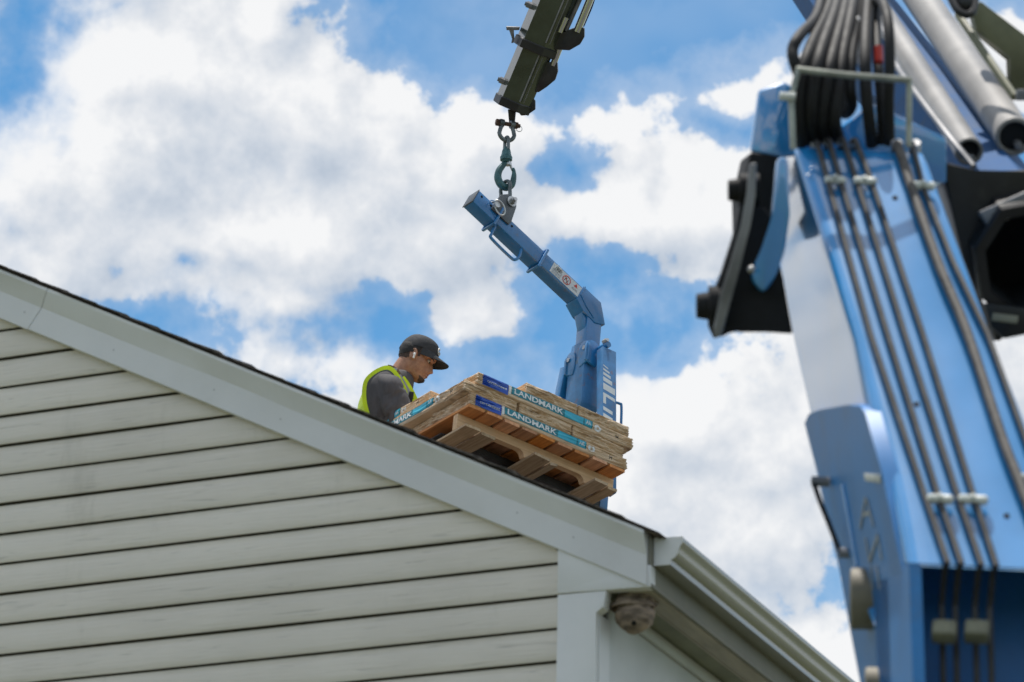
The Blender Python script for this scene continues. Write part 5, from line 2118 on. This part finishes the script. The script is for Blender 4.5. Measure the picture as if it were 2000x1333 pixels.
# face details
for sg in (-1, 1):
    mb = pmb()
    mb.ball(H(0.0685, sg*0.031, 0.004), 0.0122, 16, 10)
    eye = mb.obj('eye', M_EYEW, person)
    mb = pmb()
    mb.ball(H(0.0752, sg*0.0315, 0.001), 0.0070, 12, 8, (0.9, 1, 1))
    mb.obj('iris', M_HAIR, eye)
    mb = pmb()
    for k in range(2):
        pts = []
        for q in range(9):
            y = sg*(0.014+0.034*q/8)
            zz = 0.0185-k*0.001+0.004*math.sin(q/8*PI*0.8) if k == 0 else 0.0125-0.002*abs(q-4)/4
            th = math.asin(max(-1, min(1, y/0.075)))
            x = 0.0805-((abs(y)-0.012)**2)*9 if k else 0.0945-((abs(y)-0.010)**2)*14
            pts.append(H(x, y, zz))
        if k == 0: mb.tube(pts, [0.0015]+[0.0034]*7+[0.0012], 6)
    mb.obj('eyebrow', M_HAIR, person)
    mb = pmb()
    pts = [H(0.0795-((abs(y)-0.030)**2)*18, sg*abs(y), 0.0145-((abs(y)-0.031)**2)*16) for y in [0.018+0.026*q/8 for q in range(9)]]
    mb.tube(pts, 0.0030, 6)
    mb.obj('eyelid', M_SKIN, person)
mb = pmb()
for zz, dx, r in ((-0.0585, 0.0015, 0.0048), (-0.0715, 0.0, 0.0056)):
    pts = []
    for q in range(13):
        y = -0.021+0.042*q/12
        x, _, _ = head_surf(math.asin(max(-1, min(1, y/0.06)))*0.8, zz)
        pts.append(H(0.0925+dx-(y*y)*24, y, zz+(-0.002*abs(y)/0.02)))
    mb.tube(pts, [r*0.25]+[r*(0.5+0.5*math.sin(PI*q/12)) for q in range(1, 12)]+[r*0.25], 8)
mb.obj('lips', M_LIP, person)


def head_patch(name, fn, mat, grow, z0, z1, n=40, parent=None):
    """a thin layer over the head wherever fn(theta, z) says so"""
    mb = pmb()
    NZ_ = n
    NT_ = 96
    grid = {}
    for i in range(NZ_+1):
        z = z0+(z1-z0)*i/NZ_
        for k in range(NT_):
            th = 2*PI*k/NT_
            g = fn(th if th < PI else th-2*PI, z)
            x, y, zz = head_surf(th, z)
            if g > 0:
                o = Vv((x, y, 0))
                L = max(o.length, 1e-4)
                gg = grow*min(1, g*4)
                grid[i, k] = mb._v(H(x+x/L*gg, y+y/L*gg, zz))
    for i in range(NZ_):
        for k in range(NT_):
            q = [(i, k), (i, (k+1) % NT_), (i+1, (k+1) % NT_), (i+1, k)]
            if all(p in grid for p in q):
                mb.face([grid[p] for p in q])
    return mb.obj(name, mat, parent or person, ang=180)


# short faded hair round the back and sides, goatee and moustache shadow
head_patch('hair', lambda th, z: (abs(th)-1.35)*1.0 if z > -0.02+0.035*max(0, (2.2-abs(th))) else -1, M_HAIR, 0.005, -0.03, 0.07)
head_patch('hair', lambda th, z: 0.3 if (abs(th) > 1.25 and z > -0.055+0.05*max(0, 2.3-abs(th))) or (1.05 < abs(th) < 1.5 and z > 0.01) else -1, M_STUBBLE, 0.0018, -0.06, 0.05)
head_patch('goatee', lambda th, z: 0.3-abs(th)*0.5 if (z < -0.096-0.006*abs(th) and abs(th) < 0.55) or (z < -0.082 and abs(th) < 0.10) else -1, material('beard_hair', (0.028, 0.019, 0.015), 0.8, var=0.3, vscale=200.0), 0.0035, -0.121, -0.078, 26)
head_patch('beard_stubble', lambda th, z: 0.2 if z < -0.092 and abs(th) < 1.1 else -1, M_STUBBLE, 0.0012, -0.118, -0.085, 20)

# cap: crown with seams, button, band and a curved brim
CAPZ = 0.040


def cap_rim(th):
    return CAPZ-0.004+0.014*math.cos(th)-0.006*math.cos(2*th)


mb = pmb()
rings = []
NC = 22
for i in range(NC+1):
    f = i/NC
    row = []
    for k in range(64):
        th = 2*PI*k/64
        z0 = cap_rim(th)
        z = z0+(0.131-z0)*math.sin(f*PI/2)**0.95
        sq = math.cos(f*PI/2)**0.62
        fx = 0.104 if math.cos(th) > 0 else 0.110
        x = -0.003+fx*math.cos(th)*sq
        y = 0.083*math.sin(th)*sq
        seam = -0.0018*math.exp(-(((th % (PI/3))-0.0)/0.05)**2)-0.0018*math.exp(-(((th % (PI/3))-PI/3)/0.05)**2)
        wr = 0.0012*noise.noise(Vv((x*40, y*40, z*40)))
        s = 1+(seam+wr)/0.1
        row.append(H(x*s, y*s, z))
    rings.append(row)
inner = [[p for p in rings[0]]]
mb.loft(rings, caps=False)
mb.face([mb._v(p) for p in rings[-1]])
cap = mb.obj('cap', M_CAP, person, ang=60)
mb = pmb()
mb.ball(H(-0.003, 0, 0.131), 0.0075, 12, 8, (1, 1, 0.6))
mb.obj('cap_button', M_CAP, cap)
mb = pmb()
rows_t, rows_b = [], []
for i in range(13):
    f = i/12
    rt, rb = [], []
    for k in range(25):
        a = R(-78)+R(156)*k/24
        x0, y0 = -0.003+0.101*math.cos(a), 0.0815*math.sin(a)
        reach = 0.076*max(0.0, math.cos(a*1.15))**0.55
        x = x0+reach*f
        y = y0*(1+0.02*f)
        z = cap_rim(a)+0.003-0.020*f*(0.55)-0.030*(y/0.085)**2*f-0.004*f*f
        rt.append(H(x, y, z+0.0016))
        rb.append(H(x, y, z-0.0016))
    rows_t.append(rt)
    rows_b.append(rb)
ring_rows = [t+b[::-1] for t, b in zip(rows_t, rows_b)]
mb.loft(ring_rows)
mb.obj('cap_brim', M_CAP, cap, ang=50)
# white stitched emblem on the front panel: a broken ring with a bar
mb = pmb()


def cap_pt(th, z, g=0.002):
    z0 = cap_rim(th)
    f = math.asin(min(1, max(0, ((z-z0)/(0.131-z0)))**(1/0.95)))/(PI/2)
    sq = math.cos(f*PI/2)**0.62
    return H(-0.003+(0.104+g)*math.cos(th)*sq, (0.083+g)*math.sin(th)*sq, z)


mb.tube([cap_pt(-0.20+0.19*math.cos(a), 0.081+0.0185*math.sin(a), 0.003) for a in [R(50)+R(270)*q/16 for q in range(17)]], 0.0034, 6)
mb.tube([cap_pt(-0.20+0.19*math.cos(a), 0.081+0.0185*math.sin(a), 0.003) for a in (R(320), R(350))]+[cap_pt(-0.17, 0.080, 0.003)], 0.0034, 6)
mb.obj('emblem', M_PRINTWHITE, cap)
# earbud
mb = pmb()
mb.ball(H(-0.004, -0.0835, -0.010), 0.0085, 12, 8)
mb.tube([H(-0.003, -0.086, -0.012), H(0.001, -0.085, -0.034)], [0.0055, 0.0048], 10)
mb.obj('earbud', M_BUD, person)

# polo shirt: trunk, sleeves, folded collar and placket
mb = pmb()


def cloth_noise(p, amp):
    return amp*(noise.noise(p*9)+0.6*noise.noise(Vv((p.x*26, p.y*26, p.z*9))))


tr = [(0.044, .058, .066), (0.034, .078, .115), (0.014, .096, .155), (-.05, .112, .176), (-.10, .119, .188), (-.20, .122, .186), (-.32, .120, .178), (-.42, .126, .180), (-.52, .134, .19), (-.60, .140, .195)]
rings = []
for (dz, rx, ry) in tr:
    row = []
    for p in trunk_ring(dz, rx, ry, 64):
        c = SHC+(PEL-SHC)*(-dz/0.56)
        o = (p-c)
        o.z = 0
        row.append(p+o.normalized()*cloth_noise(p, 0.006))
    rings.append(row)
fine = []
for a, b in zip(rings, rings[1:]):
    for k in range(4):
        fine.append([p+(q-p)*(k/4)+Vv((cloth_noise(p+Vv((0, 0, k*0.02)), 0.003), 0, 0)) for p, q in zip(a, b)])
fine.append(rings[-1])
mb.loft(fine, caps=False)
shirt = mb.obj('polo_shirt', M_SHIRT, person, ang=180)
for s in (-1, 1):
    mb = pmb()
    a0 = SHO[s]+Vv((0.0, -s*0.085, 0.034))
    P = spline([a0, SHO[s]+Vv((0, s*0.012, 0.0)), SHO[s]*0.62+ELB[s]*0.38+Vv((-.004, s*0.012, 0)), SHO[s]*0.25+ELB[s]*0.75+Vv((-0.006, s*0.008, 0)), ELB[s]+Vv((-0.004, 0, -0.006)), ELB[s]*0.5+WRI[s]*0.5, ELB[s]*0.08+WRI[s]*0.92], 8)
    m = len(P)
    rad = [0.068, 0.082, 0.078, 0.070, 0.060, 0.052, 0.040]
    rr = []
    for i in range(m):
        f = i/(m-1)*6
        a = min(int(f), 5)
        t = f-a
        rr.append(rad[a]*(1-t)+rad[a+1]*t)
    tang = [(P[min(i+1, m-1)]-P[max(i-1, 0)]).normalized() for i in range(m)]
    x = tang[0].cross(Vv((0, 1, 0.2))).normalized()
    rings = []
    for i, (p, t, r) in enumerate(zip(P, tang, rr)):
        x = (x-t*x.dot(t)).normalized()
        y = t.cross(x)
        row = []
        for k in range(40):
            a = 2*PI*k/40
            q = p+(x*math.cos(a)+y*math.sin(a))*r
            fold = 0.010*(1-abs(noise.noise(Vv((a*0.9+i*0.12*s, i*0.22, s*3.0))))*2.2)+0.0035*math.sin(a*3+i*0.35+s)
            row.append(p+(x*math.cos(a)+y*math.sin(a))*(r+fold*min(1, i/5)))
        rings.append(row)
    mb.loft(rings)
    mb.obj('sleeve', M_SHIRT, shirt, ang=180)
mb = pmb()
rows = []
for j, (h, g) in enumerate(((0.020, 0.067), (0.048, 0.070), (0.060, 0.074), (0.052, 0.081), (0.025, 0.092), (0.004, 0.100))):
    row = []
    for k in range(41):
        a = R(22)+R(316)*k/40
        ax2 = (NECK0-NECKB).normalized()
        c = NECKB+ax2*(h-0.012)+Vv((-0.004, 0, 0.0))
        fr = math.cos(a)
        drop = -0.030*max(0, fr)**2 if j < 3 else -0.050*max(0, fr)**2
        row.append(c+Vv((g*math.cos(a)*0.98, g*math.sin(a)*1.02, drop)))
    rows.append(row)
mb.loft(rows, caps=False, closed=False)
mb.obj('collar', M_SHIRT, shirt, ang=180)
mb = pmb()
for k in range(3):
    mb.ball(SHC+Vv((0.118+0.012*k*0.2, 0.0, -0.005-0.05*k)), 0.0055, 10, 6, (0.5, 1, 1))
mb.obj('button', M_DARK, shirt)

# hi-vis vest: an outer shell with the armholes left open, yellow edging and a grey strip down each side of the chest
mb = pmb()
tv = [(0.040, .062, .074), (0.027, .084, .113), (0.003, .104, .152), (-.05, .122, .186), (-.10, .129, .197), (-.16, .131, .197), (-.22, .132, .194), (-.30, .130, .190), (-.38, .134, .190), (-.46, .140, .196), (-.54, .146, .200)]
NR = 96
rows = []
for a, b in zip(tv, tv[1:]):
    for k in range(3):
        t = [u+(v-u)*k/3 for u, v in zip(a, b)]
        rows.append((t, trunk_ring(t[0], t[1], t[2], NR)))
rows.append((tv[-1], trunk_ring(*tv[-1], NR)))
vv = {}
keep = {}
for i, (t, row) in enumerate(rows):
    for k, p in enumerate(row):
        th = 2*PI*k/NR
        if th > PI: th -= 2*PI
        c = SHC+(PEL-SHC)*(-t[0]/0.56)
        o = p-c
        o.z = 0
        p = p+o.normalized()*cloth_noise(p*0.8, 0.006)
        d = abs(abs(th)-PI*0.5)
        q = ((d)/0.62)**2+((t[0]+0.115)/0.150)**2
        front_v = abs(th) < 0.30 and t[0] > -0.30
        keep[i, k] = (1 if q >= 1.0 else 0) and not front_v
        vv[i, k] = (p, q, th)
vert = {}


def vget(i, k):
    if (i, k) not in vert: vert[i, k] = mb._v(vv[i, k][0])
    return vert[i, k]


for i in range(len(rows)-1):
    for k in range(NR):
        qd = [(i, k), (i, (k+1) % NR), (i+1, (k+1) % NR), (i+1, k)]
        if all(keep[x] for x in qd):
            qq = min(vv[x][1] for x in qd)
            th = abs(vv[i, k][2])
            yellow = qq < 1.75 or th < 0.52 or th > 1.25
            mb.face([vget(*x) for x in qd], 0 if yellow else 1)
bmesh.ops.solidify(mb.bm, geom=mb.bm.faces[:], thickness=0.0035)
vest = mb.obj('safety_vest', [M_VEST, M_REFL], person, ang=180)
# edging tape round the armholes, worn outside the sleeve head
EDGE = [(727, 838, 5), (720, 812, 5.5), (714, 788, 5.5), (712, 764, 5), (716, 744, 4.5), (728, 731, 4.5), (743, 722, 4.5), (757, 719, 5), (769, 727, 5.5), (779, 744, 6.5), (786, 764, 9), (787, 784, 11), (783, 806, 11.5), (774, 830, 11.5)]
for s in (-1, 1):
    mb = pmb()
    pts = [pl(x, y, -0.205-0.030*math.sin(PI*i/(len(EDGE)-1))) for i, (x, y, w) in enumerate(EDGE)]
    wds = [w/366.0 for _, _, w in EDGE]
    sp = spline(pts, 5)
    rows2 = []
    for i, p in enumerate(sp):
        f_ = i/(len(sp)-1)*(len(wds)-1)
        k = min(int(f_), len(wds)-2)
        w = wds[k]+(wds[k+1]-wds[k])*(f_-k)
        tg = (sp[min(i+1, len(sp)-1)]-sp[max(i-1, 0)]).normalized()
        wd_ = tg.cross(Vv((0, 1, 0))).normalized()
        q = [p+wd_*w, p+Vv((0, -0.0015, 0)), p-wd_*w, p+Vv((0, 0.012, 0))-wd_*w*0.95, p+Vv((0, 0.012, 0))+wd_*w*0.95]
        if s > 0: q = [Vv((v.x, -v.y, v.z)) for v in q]
        rows2.append(q)
    mb.loft(rows2)
    mb.obj('vest_edging', M_VEST, vest, ang=40)
for s in (-1, 1):
    mb = pmb()
    ctr = pl(751, 772, -0.250)
    rim = spline([pl(x, y, -0.200-0.030*math.sin(PI*i/(len(EDGE)-1))) for i, (x, y, w) in enumerate(EDGE)], 4)
    rows2 = []
    for f_, bulge in ((0.0, 0.02), (0.0, 0.0), (0.25, -0.012), (0.5, -0.020), (0.8, -0.02)):
        rows2.append([p+(ctr-p)*f_+Vv((0, bulge+cloth_noise(p+Vv((f_, 0, 0)), 0.004)*(f_ > 0), 0)) for p in rim])
    if s > 0: rows2 = [[Vv((v.x, -v.y, v.z)) for v in r] for r in rows2]
    mb.loft(rows2, caps=False)
    mb.face([mb._v(p) for p in rows2[-1]])
    mb.obj('sleeve_head', M_SHIRT, shirt, ang=180)
# harness strap over the near shoulder, buckle, radio clip and the hanging loop behind the hip
def ribbon(name, pts, mat, parent, y0, y1, thick=0.006):
    """a flat band through photo pixels (x, y, half width) lying on the near side of the chest"""
    mb = pmb()
    P = [pl(x, y, y0+(y1-y0)*i/(len(pts)-1)) for i, (x, y, w) in enumerate(pts)]
    sp = spline(P, 5)
    rows2 = []
    for i, p in enumerate(sp):
        f_ = i/(len(sp)-1)*(len(pts)-1)
        k = min(int(f_), len(pts)-2)
        w = (pts[k][2]+(pts[k+1][2]-pts[k][2])*(f_-k))/366.0
        tg = (sp[min(i+1, len(sp)-1)]-sp[max(i-1, 0)]).normalized()
        wd_ = tg.cross(Vv((0, 1, 0))).normalized()
        rows2.append([p+wd_*w, p+Vv((0, -0.0015, 0)), p-wd_*w, p+Vv((0, thick, 0))-wd_*w, p+Vv((0, thick, 0))+wd_*w])
    mb.loft(rows2)
    return mb.obj(name, mat, parent, ang=40)


ribbon('reflective_strip', [(778, 733, 5), (788, 752, 6), (796, 772, 8), (797, 795, 9)], M_REFL, vest, -0.150, -0.125, 0.03)
ribbon('vest_edging', [(786, 737, 4.5), (793, 749, 6), (802, 766, 7), (811, 786, 7.5)], M_VEST, vest, -0.130, -0.10, 0.02)
ribbon('harness_strap', [(757, 716, 4), (768, 720, 5), (777, 728, 4.5), (786, 742, 2.5), (795, 758, 2), (806, 780, 2)], M_STRAP, person, -0.150, -0.105, 0.02)
mb = pmb()
c_ = pl(772, 722, -0.158)
mb.box(c_, (0.022, 0.008, 0.016), bev=0.003)
mb.obj('strap_buckle', M_REFL, person)
mb = pmb()
c_ = pl(802, 777, -0.125)
mb.box(c_, (0.026, 0.03, 0.062), Matrix.Rotation(R(8), 3, 'Y'), 0.006)
mb.obj('radio_clip', M_DARK, person)
mb = pmb()
lp = [SHC+Vv((-0.10, -0.10, -0.17)), SHC+Vv((-0.150, -0.11, -0.155)), SHC+Vv((-0.178, -0.115, -0.20)), SHC+Vv((-0.170, -0.115, -0.27)), SHC+Vv((-0.13, -0.11, -0.31))]
mb.tube(spline(lp, 6), 0.0065, 8)
mb.obj('lanyard_loop', M_CR_BLACK, person)

# trousers and boots (behind the roof line)
for s, k_, a_ in ((-1, kr, ar), (1, kl, al)):
    mb = pmb()
    P = spline([HIP[s]+Vv((0, 0, 0.05)), HIP[s], (HIP[s]+k_)/2, k_, (k_+a_)/2, k_*0.1+a_*0.9], 6)
    m = len(P)
    rad = [0.105, 0.108, 0.094, 0.076, 0.070, 0.058]
    rr = []
    for i in range(m):
        f = i/(m-1)*5
        a = min(int(f), 4)
        rr.append(rad[a]*(1-(f-a))+rad[a+1]*(f-a))
    mb.tube(P, rr, 20)
    mb.obj('trouser_leg', M_TROUSER, person, ang=180)
    mb = pmb()
    if s < 0:
        mb.tube([a_+Vv((0.06, 0, 0.01)), a_+Vv((-0.02, 0, 0.0)), a_+Vv((-0.07, 0, -0.01))], [0.056, 0.06, 0.05], 16)
        mb.span(a_+Vv((-0.055, 0, 0.06)), a_+Vv((-0.075, 0, -0.075)), 0.09, 0.10, (1, 0, 0), 0.025)
    else:
        mb.tube([a_+Vv((0.0, 0, 0.12)), a_+Vv((0.0, 0, 0.02)), a_+Vv((0.01, 0, -0.05))], [0.058, 0.058, 0.06], 16)
        mb.span(a_+Vv((-0.065, 0, -0.055)), a_+Vv((0.20, 0, -0.062)), 0.098, 0.085, (0, 0, 1), 0.03)
    mb.obj('boot', M_BOOT, person, ang=60)
